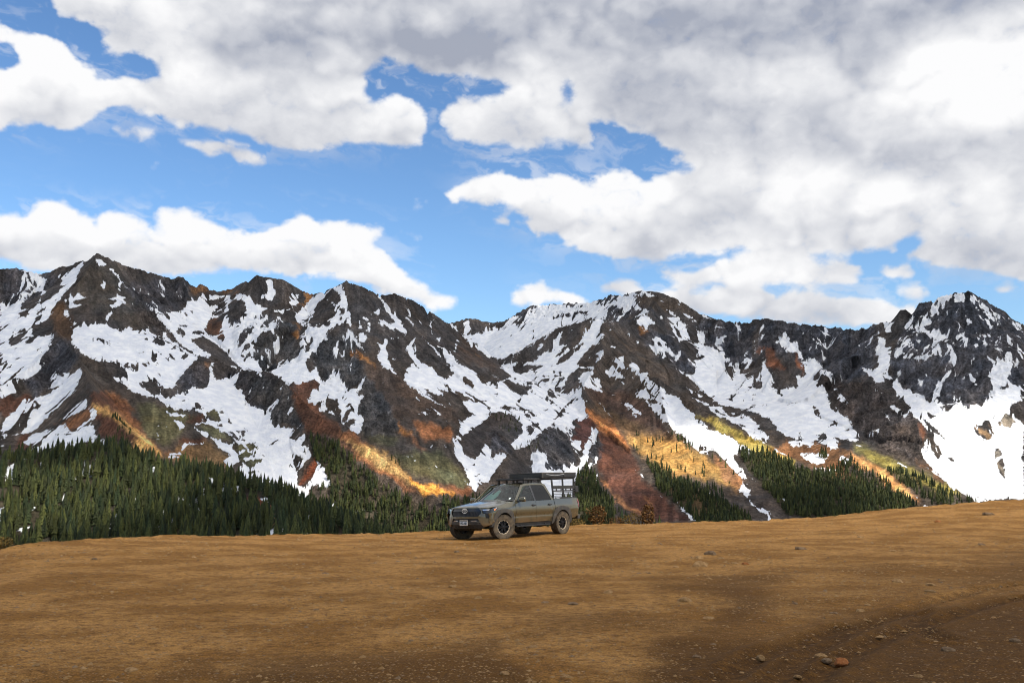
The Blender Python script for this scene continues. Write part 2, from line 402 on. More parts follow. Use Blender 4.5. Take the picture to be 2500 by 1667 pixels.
# each entry: tile, S (snow) or R (bare), outlines
SURVEY = [
(2,'S',"""0,590 60,600 180,560 160,490 280,490 340,430 350,380 430,365 385,450 415,495 370,520 360,600 440,560 520,500 580,410 520,350 640,280 755,210 745,250 685,345 705,390 640,430 580,490 520,580 470,640 430,740 280,800 300,830 440,870 470,850 490,900 430,930 350,990 250,1110 150,1200 0,1340
850,195 900,195 960,245 915,250 885,262
905,335 930,370 955,410 945,460 905,430 935,410
980,280 1010,275 1040,320 1080,350 1085,390 1120,420 1090,410 1080,480 1060,460 1065,390 1040,350
580,560 700,515 780,545 700,560 610,595
600,610 740,590 700,620 620,640
950,560 1040,530 1130,530 1100,570 1130,590 1050,620 1000,690 950,770 960,730 1000,640 985,600 1060,590 1050,560
570,650 600,660 640,720 690,760 720,800 790,770 900,770 960,780 1010,810 1080,810 1180,830 1300,840 1330,800 1350,850 1420,880 1490,930 1500,950 1570,945 1640,990 1720,1040 1790,1080 1740,1110 1640,1220 1600,1270 1570,1320 1490,1360 1450,1330 1430,1440 1420,1400 1400,1300 1200,1295 1000,1240 1090,1260 1120,1220 1100,1170 1020,1120 900,1110 850,1100 740,1040 690,980 640,940 640,880 640,820 600,720
1270,550 1320,590 1400,640 1480,700 1530,750 1510,760 1400,700
1510,680 1640,650 1680,560 1720,545 1760,590 1800,510 1830,500 1900,520 2030,520 2100,560 2130,500 2190,500 2270,570 2250,610 2352,600 2352,660 2230,760 2150,880 2110,960 2180,1090 2250,1180 2352,1220 2352,1250 2270,1200 2190,1190 2050,1150 1970,1110 1900,1060 1880,1070 1780,1060 1690,1000 1600,930 1500,800 1400,700 1530,760
1880,1130 1920,1120 1910,1200 1940,1280 2000,1270 2080,1230 2150,1210 2110,1340 2150,1400 2200,1450 2190,1544 1640,1544 1580,1470 1640,1390 1750,1370 1840,1350 1880,1290
1000,1240 1200,1295 1280,1330 1400,1390 1520,1450 1580,1470 1650,1544 1560,1530 1440,1460 1200,1370 1060,1290
440,920 470,920 440,1000 370,1080 350,1140 420,1110 330,1220 240,1270 180,1270 140,1330 195,1360 20,1440 0,1420 0,1350 120,1250 250,1110 350,1000
440,1290 480,1200 540,1160 530,1210 580,1280 540,1330 440,1365
580,1200 640,1230 720,1160 730,1200 660,1270 740,1210 700,1320 580,1430 500,1480 440,1470 480,1430 420,1400 340,1450 190,1480 250,1440 400,1420 560,1320
630,1544 700,1490 780,1430 790,1490 760,1544
190,1480 330,1440 440,1480 520,1530 440,1544 170,1544
1490,520 1525,530 1500,535
1590,540 1625,585 1610,570"""),
(2,'R',"""190,600 300,500 370,470 375,500 350,580 280,640 180,650
150,685 240,650 260,690 235,725
300,735 380,690 370,720 310,740
120,880 170,820 230,812 220,840
280,830 400,790 450,800 440,870 390,885 300,870
65,950 110,900 240,835 255,880 200,930 100,975
245,940 270,880 320,880 300,945
95,1100 200,1065 160,1095
40,1180 110,1130 100,1160
0,1125 75,1090 70,1105 0,1150
310,690 440,600 450,610 330,700
1250,865 1300,855 1310,870 1260,875
1290,910 1330,890 1320,930
1350,940 1400,900 1450,930 1490,950 1400,950
1230,1045 1310,1020 1290,1045 1240,1052
1110,1150 1160,1105 1240,1105 1230,1195 1190,1210
1250,1120 1330,1110 1340,1080 1410,1065 1370,1130 1300,1180
1490,1090 1520,1070 1520,1105
1530,1000 1570,975 1580,1010
1620,1085 1660,1030 1700,1050 1640,1090
1040,1085 1060,1090 1055,1110
720,880 740,890 745,910
750,950 790,970 770,972
1205,1300 1300,1290 1410,1300 1420,1400 1380,1405 1290,1350
1450,1330 1500,1365 1600,1370 1580,1460 1540,1455 1440,1400
1830,570 1930,560 2000,540 2030,590 2010,690 1900,700 1900,665 1990,650 1980,605 1880,605
2050,600 2100,555 2180,560 2230,640 2170,700 2150,780 2090,790 2050,770
1870,740 1950,720 1990,800 2020,890 2000,920 1930,880 1890,900 1830,830 1860,780
1700,905 1830,895 1950,960 2060,1070 2150,1130 2140,1150 2050,1150 1900,1060 1770,970
1570,840 1620,810 1670,870 1650,900 1600,880
1610,780 1690,785 1660,800 1620,800
1720,850 1790,835 1830,870 1740,865
1650,670 1680,660 1675,710 1655,705
1700,665 1740,655 1720,690
2040,970 2060,1010 2050,1050
1960,700 2010,710 2010,735 1970,730
2120,980 2200,830 2280,760 2352,740 2352,1080 2300,1110 2240,1060 2180,1080"""),
(2,'S',"""2130,1010 2200,920 2240,850 2250,870 2210,950 2150,1040
2160,1040 2230,1000 2300,900 2310,920 2250,1010 2200,1060
2240,780 2352,720 2352,740 2270,800"""),
(3,'S',"""190,130 330,80 470,40 560,0 670,0 600,110 500,200 460,210 410,260 330,350 280,390 190,400 100,420 0,460 0,370 60,250 140,200
330,400 470,350 600,290 610,370 680,380 740,340 800,330 850,320 860,410 930,450 1000,460 930,505 880,470 760,470 680,490 640,560 560,520 500,560 420,570 330,560 230,550 250,590 180,580 220,530 270,500 200,480 290,420
560,270 640,180 780,90 795,150 720,200 640,240 590,275
800,175 850,170 875,200 870,240 840,250 810,240
830,250 860,250 760,320 680,370 690,340
65,780 70,690 130,655 185,710 130,740 100,800 75,900
150,610 200,600 260,610 200,625
0,500 40,500 40,515 0,515
1640,0 2160,0 2200,60 2190,140 2250,170 2352,190 2352,850 2280,840 2200,780 2140,770 2170,740 2100,680 2080,730 2050,720 2000,640 2070,600 2050,560 1960,520 1930,470 1880,440 1840,420 1730,350 1760,290 1840,300 1850,280 1820,210 1720,180 1620,180 1520,130 1440,70 1580,100
1460,190 1560,220 1690,240 1650,250 1530,240
1560,280 1600,280 1660,340 1650,360 1590,320
1480,325 1530,345 1500,345
1390,385 1440,420 1420,425
1390,445 1460,443 1450,452 1395,452
1640,490 1740,480 1830,480 1830,500 1680,500 1650,550 1630,560
1500,610 1600,610 1600,622 1510,620
1510,580 1630,575 1620,590 1530,590
1490,150 1560,150 1590,170 1520,170
1150,0 1250,15 1300,55 1220,30
1430,290 1465,300 1450,306
1400,318 1440,330 1420,335
720,580 760,570 770,680 750,690
850,600 880,590 880,680 860,670
930,620 1000,610 1020,560 990,640 930,680
1090,660 1140,690 1100,700
1300,700 1450,720 1480,740 1440,830 1420,760
575,920 600,960 590,1020 560,1010
140,1080 150,1060 150,1160 130,1150
1115,940 1130,940 1130,1000 1118,990
360,640 380,640 380,860 365,820"""),
(3,'R',"""300,160 330,140 390,140 370,165 310,175
240,255 280,250 270,265
0,400 200,320 205,360 180,400 60,400
310,500 350,470 390,470 360,510
270,490 290,480 290,530
375,540 430,520 430,550 390,560
380,420 430,415 400,445
490,400 530,395 520,415
560,400 650,400 600,420
470,210 560,120 660,20 680,20 600,130 490,240
1750,120 1790,130 1800,160 1870,175 1860,190 1760,165
1630,95 1670,100 1645,118
1850,210 1900,180 2000,180 2010,210 1970,230 1980,290 1890,280 1850,250
1730,310 1850,310 1960,350 2050,400 2100,470 2060,500 1920,450 1860,390 1780,360
2040,370 2130,400 2170,440 2220,460 2200,480 2120,460
2080,510 2250,480 2300,500 2200,530 2120,560 2080,540
2130,600 2200,555 2260,560 2230,600 2150,625
2110,370 2200,380 2260,430 2160,420
2040,300 2060,250 2080,330
2200,640 2300,600 2352,610 2300,680 2230,690
2210,740 2340,720 2320,750
2090,680 2130,650 2160,660 2150,710 2100,720
1940,310 1990,320 2000,340 1950,340"""),
(4,'S',"""180,160 225,155 235,220 265,250 255,310 240,350 200,340 130,320 125,280 190,280 205,220
400,280 480,290 460,340 480,370 430,390 370,360 440,340 400,310
140,228 170,232 150,238
0,320 40,340 60,390 130,395 200,420 100,470 60,520 20,510 50,450 0,420
240,430 360,420 420,410 330,460 260,450
430,490 640,290 740,245 800,215 865,200 880,280 915,360 950,520 930,560 870,540 790,610 740,600 720,640 740,740 690,700 660,780 650,880 640,960 680,1060 760,1040 780,980 840,960 850,1060 920,1140 1000,1130 1060,1030 1075,1020 1040,1120 1000,1190 1060,1200 1010,1290 1000,1370 1060,1380 1050,1460 1010,1544 930,1500 900,1470 850,1440 790,1380 680,1340 650,1320 680,1310 600,1190 570,1180 600,1140 660,1090 600,1070 550,1070 430,1070 390,1100 330,1050 250,990 170,980 130,1010 80,985 0,970 0,900 50,930 100,900 160,920 220,930 340,920 400,880 470,850 495,740 490,660 540,610 510,570 460,540"""),
(4,'R',"""600,500 640,370 700,330 760,350 800,420 810,490 720,520 680,520 640,560 570,550 500,510 560,505
720,290 780,240 850,290 850,350 820,380 740,340
840,410 890,410 890,450 860,500 880,560 840,520 845,450
525,780 600,660 610,700 570,790 540,800
540,890 600,800 650,850 640,930 580,990 540,940
670,900 680,760 720,700 760,760 770,900 700,950
680,1050 720,970 760,930 765,1040 720,1065
770,890 760,600 830,560 910,570 960,650 990,720 1030,790 940,860 860,930 800,990 770,980
840,1010 870,930 950,880 1010,940 1070,1010 990,1120 920,1145 870,1100
720,1230 740,1215 800,1240 820,1280 760,1330 720,1300
820,1320 850,1315 860,1340 830,1350
880,1300 940,1260 960,1240 920,1300
700,1370 760,1350 850,1390 780,1410
860,1420 900,1340 960,1300 920,1370 880,1440
880,1450 960,1400 1000,1410 930,1480
430,1080 560,1070 600,1050 640,1090 670,1100 650,1160 600,1130 570,1190 600,1240 660,1310 560,1250 480,1200 420,1150
560,560 620,565 700,575 690,585 600,580
500,600 540,570 545,600 520,615
650,535 700,520 770,545 740,570"""),
(4,'S',"""555,1230 630,1235 630,1258 560,1255
570,1178 600,1170 625,1190 590,1190
895,470 930,465 950,520 945,580 905,540
920,590 960,650 990,710 1040,760 1085,810 1060,815 1005,765 970,700 930,640
945,900 960,905 935,1020 930,1030
0,740 60,600 200,460 190,510 120,590 260,580 240,610 140,630 100,680 50,720
250,720 330,630 350,690 300,700 310,770 280,830 260,830 260,770
100,770 120,780 120,830 105,810
0,880 40,850 90,880 150,840 180,900 130,880 110,920 50,940 0,920
200,790 215,800 190,880 195,830
60,640 110,590 120,600 70,670
0,1230 50,1100 60,1110 20,1230 0,1260
220,1290 270,1240 310,1230 240,1310 160,1340 190,1350 130,1360
370,1380 400,1310 430,1310 390,1370
360,1310 380,1260 385,1270
150,1130 175,1100 165,1140
300,1150 330,1100 320,1150
370,1240 385,1190 390,1230
0,1260 60,1290 100,1310 190,1320 220,1360 210,1440 280,1490 360,1500 440,1480 500,1430 480,1480 420,1530 390,1544 0,1544
1160,290 1210,300 1240,340 1290,420 1300,460 1390,510 1380,530 1310,500 1270,440 1220,340
1150,450 1200,420 1205,470 1170,465
1040,480 1110,510 1100,530 1050,510
1000,520 1025,520 1045,600 1020,600
1085,550 1115,545 1115,630 1090,600
1010,620 1060,640 1080,680 1065,730 1040,680
975,255 1005,258 1005,270 985,268
1110,460 1140,475 1130,480
1190,510 1290,560 1350,540 1450,620 1440,670 1420,640 1360,600 1280,590 1210,545
1330,520 1390,515 1400,540 1350,545
1420,480 1470,520 1510,570 1500,580
1430,390 1480,440 1480,500 1460,470
1540,500 1590,550 1580,570
1650,600 1650,540 1690,505 1670,550 1665,600 1680,650 1680,680
1510,590 1600,690 1700,770 1800,850 1880,950 1850,940 1770,860 1650,750
1700,740 1760,760 1830,790 1870,850 1900,920 1960,940 2050,980 1980,970 1900,950 1830,890
1870,800 1885,730 1900,730 1885,800
1870,700 1900,690 1930,720 1880,715
1700,670 1745,680 1745,715
1290,660 1330,680 1330,710
1350,660 1380,670 1370,690
1180,720 1230,740 1260,680 1280,710 1250,760 1290,850 1350,870 1320,880 1290,850 1280,880 1300,930 1350,1000 1370,1020 1330,1000 1240,920 1210,900 1170,870 1180,830 1230,790
1330,880 1400,960 1450,1060 1500,1110 1420,1050 1360,950
1440,770 1500,690 1530,680 1490,760 1530,860 1600,900 1680,930 1760,1010 1850,1100 1950,1180 2020,1210 1960,1200 1780,1090 1700,1050 1600,1000 1520,900 1470,840
1410,1060 1440,960 1500,900 1540,950 1620,1010 1700,1060 1780,1100 1870,1170 1700,1130 1800,1210 1700,1180 1560,1100 1680,1200 1740,1240 1640,1200 1500,1110
1450,1080 1600,1180 1810,1310 1790,1310 1600,1200
1800,920 1860,880 1960,940 2050,980 2130,1010 2080,1020 2120,1080 2200,1070 2250,1080 2352,1060 2352,1320 2250,1350 2150,1360 2080,1370 1990,1320 1930,1240 1980,1240 2080,1260 2080,1240 2000,1210 1950,1180 1860,1110 1800,1050 1830,1040 1870,1000
1510,1195 1540,1210 1570,1250 1540,1235
1570,1345 1610,1335 1655,1360 1620,1375
1430,1330 1460,1330 1475,1365 1445,1350
1370,1385 1410,1375 1435,1397 1385,1395
1655,1290 1690,1310 1765,1380 1720,1360
1785,1260 1830,1265 1870,1290
1780,1420 1810,1430 1820,1445
1840,1430 1900,1470 1925,1485
1215,1040 1270,1110 1240,1080
1600,1295 1670,1330 1640,1330
1540,1355 1570,1365 1550,1368
1900,1390 1960,1410 1980,1400 1990,1370 2080,1370 2250,1360 2200,1370 2120,1440 2050,1480 1980,1544 1910,1544 1950,1450 1930,1400
1790,510 1850,540 1900,600 1920,640 1960,660 2050,650 2120,640 2200,620 2352,600 2352,860 2250,855 2180,850 2100,800 2000,730 1960,680
1950,540 2000,530 2020,600 1990,640
2150,540 2200,560 2260,590 2352,580 2352,520 2280,530 2200,540"""),
(4,'R',"""1900,1000 1960,1030 2050,1080 2130,1160 2080,1160 2000,1110 1930,1060
2110,1240 2180,1230 2160,1250
2210,1130 2260,1120 2250,1140
2230,1180 2290,1150 2260,1190
2160,1300 2230,1290 2230,1310 2170,1320
1270,840 1300,850 1400,960 1430,1040 1390,1050 1300,900
1550,830 1640,860 1700,910 1720,940 1640,930 1560,890
1670,930 1760,960 1810,1020 1800,1050 1730,1010"""),
(5,'S',"""0,120 60,160 130,170 200,180 210,290 270,340 400,360 510,280 490,330 420,400 550,400 560,480 590,600 540,640 470,740 460,860 540,820 600,700 640,640 700,690 700,760 760,790 750,880 680,870 640,850 580,890 560,950 500,1000 380,940 300,920 230,910 160,860 0,800
650,1040 690,1020 680,1060
730,1030 860,1020 840,1070 760,1075
920,1080 1060,1075 1070,1095 930,1100
1430,590 1465,600 1460,620
1470,590 1505,600 1500,615
1500,635 1540,645 1520,655
1680,670 1735,695 1720,710
1605,755 1635,785 1625,785
1830,765 1870,785 1860,790
1840,826 1870,826 1865,834
1630,690 1660,705 1650,710
1650,520 1680,480 1690,490 1670,530
1780,490 1810,520 1800,520
1900,250 1960,270 2040,230 2130,230 2100,270 2020,330 1960,390 1930,440 1940,580 1980,620 2060,630 2110,560 2130,500 2180,460 2150,490 2210,550 2190,600 2220,620 2280,590 2352,560 2352,580 2300,650 2220,760 2170,840 2110,830 2070,920 2040,920 2010,850 1980,760 1960,700 1900,640 1880,600 1890,540 1890,480 1880,440 1900,380 1920,340"""),
(5,'R',"""0,490 50,480 100,510 20,560 0,550
0,560 60,570 30,610 0,610
0,650 100,620 165,615 150,640 90,680 40,700 0,680
10,740 120,725 130,745 30,750
20,785 80,780 70,795
190,520 280,450 310,450 250,490
390,440 450,380 540,360 520,400 450,460
470,860 540,760 590,620 640,640 630,720 560,800 550,840 490,870
465,750 520,690 525,730 480,760
360,910 400,890 430,895 380,910
500,490 560,410 560,520
2030,680 2060,665 2055,690
2040,780 2100,760 2080,790
2060,830 2110,805 2105,870 2080,910
1960,700 2010,720 1990,760"""),
(6,'S',"""0,390 170,350 220,340 380,230 640,230 860,210 1010,190 1080,150 1220,155 1250,115 1290,200 1320,250 1420,290 1340,330 1280,370 1130,380 1020,370 940,355 860,370 700,420 600,450 480,520 380,570 280,640 100,715 0,705
890,470 900,400 950,365 1000,370 1010,400 980,430 970,460 1010,510 1000,530 960,560 970,590 930,600 870,650 880,690 900,700 850,740 810,790 750,770 640,740 570,770 580,720 640,660 740,590 820,520 870,460
540,660 560,570 600,480 640,470 620,540 600,600 650,600 700,580 600,650
680,500 740,420 730,450 690,490 700,480
410,650 430,590 470,580 460,610 420,650
420,720 540,660 640,640 580,690 560,740 510,760 430,750
0,860 100,900 180,880 140,840 70,760 140,770 280,735 330,740 400,760 520,720 650,740 700,760 770,750 790,790 860,780 920,790 970,810 960,820 780,800 740,840 670,860 680,920 660,960 640,970 510,990 520,1010 620,990 700,960 810,980 810,1060 840,1120 850,1210 880,1230 760,1300 720,1420 700,1380 620,1350 560,1290 480,1350 390,1430 320,1500 200,1540 170,1490 280,1390 270,1280 200,1250 100,1200 0,1160"""),
(6,'R',"""210,340 300,270 370,230 400,240 380,280 320,350 270,390 210,410 200,390 260,340
0,385 60,375 160,345 165,370 100,420 40,450 0,430
580,330 640,305 680,330 640,350 600,350
660,230 780,225 740,260
740,300 880,280 860,310 760,310
1025,360 1050,270 1080,240 1150,250 1190,280 1170,320 1120,380
1130,380 1200,330 1270,240 1290,280 1350,300 1300,340 1220,380
1030,180 1070,148 1090,160 1060,200
1090,180 1120,170 1120,205
240,440 290,430 300,440 260,450
380,550 430,500 440,500 400,540
430,240 470,240 450,260
540,350 570,340 560,360
500,260 530,250 510,290
950,290 990,220 1000,230 970,300
570,770 600,720 700,650 760,620 830,560 830,590 740,680 700,720 600,770
760,760 830,680 900,600 980,590 980,620 900,680 800,790
700,620 760,560 820,530 800,560 720,640
190,800 230,765 320,775 480,780 400,830 270,855 200,835
490,860 530,820 650,845 570,850
365,920 400,880 500,860 640,870 670,900 620,930 500,950 420,960 380,930
90,930 150,900 250,950 370,970 320,1000 330,1040 250,1030 150,990
0,870 110,910 40,930 0,910
10,980 50,970 50,990
20,1030 80,1010 50,1040
300,930 340,920 370,940 330,950
460,1180 520,1165 510,1185
290,1220 340,1190 380,1230 350,1250
310,1330 420,1290 420,1310 340,1410 270,1460 330,1390
660,920 780,900 810,960 740,1020 700,1050 600,1020 500,1010 560,1000 660,960
490,1070 510,1000 560,1010 590,1050 530,1090
520,1120 560,1075 570,1100 540,1125
230,1090 260,1070 270,1090 250,1110
0,1170 120,1140 280,1160 360,1180 250,1190 100,1160
30,1320 80,1220 180,1210 230,1260 280,1300 260,1400 170,1470 100,1400 40,1380
540,1280 700,1100 770,1050 780,1080 700,1130 620,1230
0,1370 100,1410 170,1480 180,1544 0,1544
380,1544 480,1370 560,1310 640,1400 720,1420 740,1460 730,1544
730,1280 780,1240 780,1290 740,1310
750,1440 860,1230 940,1290 970,1380 850,1490 830,1460 790,1450"""),
(6,'S',"""400,890 640,880 640,890 420,905
420,940 600,905 610,915 480,945
720,1480 800,1450 810,1480 780,1500 810,1540 740,1544
840,1544 860,1450 900,1390 960,1355 930,1430 880,1490 880,1544
890,1300 905,1310 910,1370 895,1370
930,1400 950,1420 930,1500 910,1470
1260,420 1340,340 1410,350 1500,430 1440,400 1400,440 1380,480 1370,420 1290,410
1050,455 1075,450 1080,470 1060,470
1220,500 1240,500 1250,530
1270,530 1330,575 1320,590
1060,605 1120,610 1110,625 1070,620
1110,400 1130,405 1120,415
1430,540 1500,525 1560,560 1620,650 1680,700 1660,740 1600,680 1540,720 1500,640 1470,590
1600,410 1660,470 1680,520 1720,545 1690,580 1640,490
1600,350 1680,350 1760,420 1800,540 1900,580 1920,510 1870,480 1830,410 1840,520 1880,600 1950,620 2100,660 2140,710 2130,760 2090,740 2090,800 2150,900 2170,890 2140,780 2240,760 2290,700 2352,730 2352,740 2260,760 2220,850 2300,860 2352,870 2352,1190 2200,1150 2060,1090 1950,1060 1900,1010 1750,880 1680,830 1600,770 1700,830 1780,870 1860,830 1800,730 1860,720 1880,700 1830,640 1780,560 1720,560 1700,500 1640,420
1550,280 1600,290 1660,340 1620,330
1490,200 1550,205 1540,215
1330,150 1350,105 1440,130 1400,120 1420,150 1500,160 1430,170 1350,170
1250,120 1340,150 1290,150
1300,250 1360,280 1420,285 1400,310 1340,290
1720,310 1780,330 1850,380 1820,390
1660,215 1710,245 1690,240
1830,280 1880,300 1990,360 1960,360 1890,340
1510,330 1530,325 1545,360 1525,360
2110,360 2200,400 2300,510 2240,480 2180,420
2220,390 2250,430 2240,440
1850,430 1950,430 2100,435 2090,445 1930,440
2020,560 2120,495 2100,530 2040,580
1090,740 1140,700 1190,705 1180,770 1200,820 1150,800
1010,830 1080,780 1120,830 1200,890 1190,905 1110,880 1060,880
1240,760 1320,780 1330,810 1260,830 1250,790
1310,850 1400,840 1410,900 1440,910 1500,970 1550,980 1560,1040 1640,1045 1700,1100 1760,1170 1830,1215 1820,1260 1870,1260 1940,1300 1920,1310 1900,1270 1960,1340 2060,1380 2000,1380 2100,1400 2200,1450 2300,1540 1840,1540 1740,1440 1640,1360 1540,1260 1450,1180 1380,1100 1430,1090 1290,1055 1300,980 1380,1010 1360,940
780,900 830,840 920,830 920,860 880,870 900,950 980,990 1000,1030 880,980 830,960 800,920
920,900 960,890 1000,980 960,970
1130,910 1180,930 1220,970 1180,950
1075,1025 1110,1060 1090,1055
940,1100 980,1120 1110,1270 1060,1230
1160,1110 1220,1115 1340,1210 1350,1230 1300,1210
1280,1215 1300,1230 1295,1255
840,1080 870,1090 870,1110
1265,885 1285,890 1270,900
990,640 1010,645 1000,700 940,760 930,750 980,690 930,680
1640,920 1700,950 1860,1030 1900,1060 1840,1060 1740,980
1760,1040 1850,1080 1950,1120 2050,1200 2150,1280 2300,1380 2352,1440 2352,1240 2200,1200 2100,1190 2050,1140 2000,1170 2100,1240 2060,1250 1940,1150 1850,1100"""),
(6,'R',"""1680,580 1720,550 1800,570 1840,650 1780,670 1720,640
1740,720 1800,720 1860,830 1820,840 1750,770
1880,630 1910,630 1910,665 1890,650
1970,790 1990,760 1990,790
2090,740 2140,780 2165,900 2150,920 2100,830
2290,960 2340,960 2320,990
2030,620 2050,620 2040,670
1740,440 1780,400 1830,510 1870,580 1800,560
1065,830 1100,820 1120,850 1080,860
1390,1090 1440,1080 1530,1110 1550,1180 1570,1225 1540,1210 1500,1130
1370,930 1410,990 1460,1050 1430,1050 1380,990
1510,1075 1540,1055 1545,1085
1480,580 1510,570 1540,620 1500,610
1540,640 1600,680 1570,690
2230,820 2290,740 2352,750 2352,860 2290,900 2260,850
1900,1080 2000,1110 2100,1140 2200,1160 2352,1210 2352,1240 2180,1200 2060,1150"""),
(7,'S',"""1200,300 1280,290 1460,270 1540,330 1620,390 1700,420 1830,470 1900,490 1960,540 1940,590 1890,540 1850,560 1800,600 1880,690 1930,815 1850,770 1700,620 1600,510 1570,520 1580,600 1500,560 1400,460 1300,380
1890,850 1930,850 1920,890 1950,910 1940,970 2000,1040 2100,1120 2145,1170 2140,1195 2120,1160 2000,1060 1920,990 1890,930 1850,920
2020,1030 2060,1060 2120,1110 2060,1080
2190,940 2270,1000 2250,1005
1140,940 1170,965 1175,990
1310,1040 1350,1050 1400,1110 1470,1180 1440,1185 1380,1130
1255,1015 1275,1025 1265,1035
1280,985 1300,990 1300,1030
960,740 990,760 1000,800 980,780
925,720 940,730 930,735
1930,760 1990,810 2040,850 1980,815
1850,1125 1890,1145 1870,1145
1920,1165 1990,1195 1960,1190
350,470 440,460 430,500 410,580 360,520
440,600 470,530 520,400 570,360 595,370 550,470 500,560 500,640 460,690 420,690
540,450 580,440 585,500 560,500
560,600 600,590 580,660 560,680
520,300 540,320 545,380 530,380
0,600 80,560 130,590 110,700 160,740 0,740
180,740 240,640 210,720
20,590 50,510 40,580
280,735 300,700 290,745
340,730 380,590 370,680
0,750 200,740 330,740 420,690 440,740 380,800 330,800 100,820 0,800
500,680 540,650 530,720 510,730
560,760 590,740 585,790 575,850
1450,820 1500,855 1480,850
1575,915 1610,940 1590,935
1290,495 1295,530 1286,530
1205,370 1230,385 1215,395
1170,345 1185,350 1178,360
1600,590 1650,610 1620,605
1380,40 1500,100 1680,170 1800,220 1900,220 2000,280 2120,430 2100,480 2000,440 1880,360 1760,250 1600,150
1900,0 2352,0 2352,400 2200,280 2050,220 1860,170 1700,140 1580,60 1500,0
2150,520 2240,570 2310,610 2290,605 2190,560"""),
(1,'S',"1318,1150 1404,1140 1398,1216 1326,1220"),
(7,'R',"""1540,345 1640,350 1700,400 1620,370
1690,160 1750,170 1830,240 1770,250
1850,340 1890,330 1880,360
1840,180 2050,220 2150,260 2260,370 2352,430 2352,470 2280,430 2130,420 2000,290 1900,220"""),
(8,'S',"""0,440 40,480 20,530 60,600 80,640 60,670 130,690 200,680 230,660 210,600 250,610 280,600 240,500 290,480 330,500 380,560 430,570 470,620 450,660 400,600 340,580 310,620 380,660 420,740 440,740 420,780 430,810 480,830 540,890 600,950 600,1000 520,1000 440,980 470,1030 540,1050 440,1050 330,1000 150,980 100,930 60,880 0,840
130,330 170,340 180,400 250,470 210,460 150,440 120,410
290,300 310,350 340,390 410,430 330,400 295,340
190,350 240,380 270,390 230,380
340,290 380,330 440,360 380,350
440,670 480,680 540,770 500,760
430,700 500,740 540,790 480,750
720,360 770,370 750,430 800,420 790,500 780,590 840,640 880,690 920,690 930,710 970,740 1000,735 1050,770 1060,700 1090,640 1130,600 1170,560 1190,640 1190,770 1110,790 1150,820 1230,720 1240,800 1310,805 1370,780 1400,740 1420,660 1400,600 1480,500 1540,440 1550,540 1500,660 1460,690 1619,650 1619,750 1560,770 1530,810 1619,870 1619,1360 1400,1365 1240,1330 1140,1260 1080,1200 1010,1130 980,1060 1010,1000 1030,980 1020,940 960,860 900,800 840,740 780,700 760,650 720,640 620,560 610,540 690,560 720,540 720,450
1060,120 1140,90 1250,85 1280,80 1330,120 1320,160 1280,170 1250,140 1200,150 1160,130 1120,140
1040,170 1080,170 1080,220 1060,230
950,260 1000,230 1050,260 1040,300 1000,290 1020,320 1100,330 1180,370 1120,390 1000,340 900,330 840,390 830,430 900,470 930,450 960,490 1000,460 1100,420 1110,480 1060,470 1000,500 930,490 880,490 830,440 850,370
1180,400 1210,350 1260,320 1240,370 1190,400 1170,420 1210,490 1180,550 1170,480 1160,430
1190,370 1280,350 1340,400 1330,420 1250,390
1250,210 1290,240 1300,280 1260,270
1340,200 1420,220 1430,290 1390,250
1320,330 1410,340 1420,360 1340,370
1510,330 1540,370 1550,430 1520,400
1500,470 1530,440 1520,500 1490,590 1470,580
1280,570 1320,620 1340,660 1310,660
960,620 1000,640 990,670
840,570 870,575 850,590
1000,580 1025,590 1010,600
1370,500 1385,520 1375,530
890,280 920,230 950,230 910,300 880,310
740,270 830,260 810,280 790,310 820,330 770,330
690,680 770,710 830,770 760,730
770,780 820,790 880,820 910,850 850,840
750,820 790,850 800,890 770,850
540,500 560,530 570,550
520,590 550,610 530,610
600,840 640,880 655,900
630,925 700,960 770,1000 680,970
700,935 730,920 730,955
450,790 475,800 465,820
570,1020 650,1045 600,1035
920,1100 1000,1150 1100,1210 1060,1200
835,1135 900,1160 900,1170 850,1150
0,960 40,980 30,1010 0,980
160,1010 220,1000 320,1020 290,1050 180,1030
230,1080 300,1070 420,1080 400,1130 330,1170 420,1170 380,1165 280,1120
480,1080 540,1110 520,1150 480,1120
340,1180 460,1180 450,1190 350,1188
560,1265 600,1280 590,1300
610,1290 660,1320 640,1330
700,1350 780,1400 770,1420
710,1270 760,1310 740,1305
960,1380 1040,1410 1000,1410
880,1280 920,1320 1000,1390 960,1350
90,1330 150,1380 130,1370
0,1410 40,1450 60,1500 40,1500 0,1430
1280,1345 1400,1370 1350,1380"""),
(8,'R',"""310,790 340,790 370,850 365,870 330,840
430,875 470,890 460,910
510,930 550,930 530,945
330,960 390,965 400,995 350,990
1090,740 1130,620 1180,570 1190,680 1180,770 1120,780
1240,760 1280,650 1340,680 1370,770 1310,805
1195,640 1240,570 1290,620 1260,740 1230,720
1020,810 1040,830 1080,850 1040,865
1310,905 1340,910 1390,910 1415,960 1390,1000 1350,970 1320,950
1375,880 1400,875 1420,930 1440,970 1420,950
1460,890 1510,830 1560,880 1540,920 1470,910
1430,850 1445,845 1430,880
1440,1050 1470,1050 1500,1150 1500,1240 1480,1220 1440,1120
1040,980 1080,1020 1110,1080 1090,1110 1050,1060
990,860 1050,910 1150,1000 1150,1010 1040,930
1145,1105 1180,1105 1190,1135
1530,800 1580,760 1619,770 1619,850 1560,830
1590,870 1619,850 1619,910
1090,780 1120,800 1150,810 1130,830
700,640 760,640 830,720 900,800 940,840 860,800 760,730
740,560 760,610 840,710 920,800 900,800 830,730 760,640"""),
]
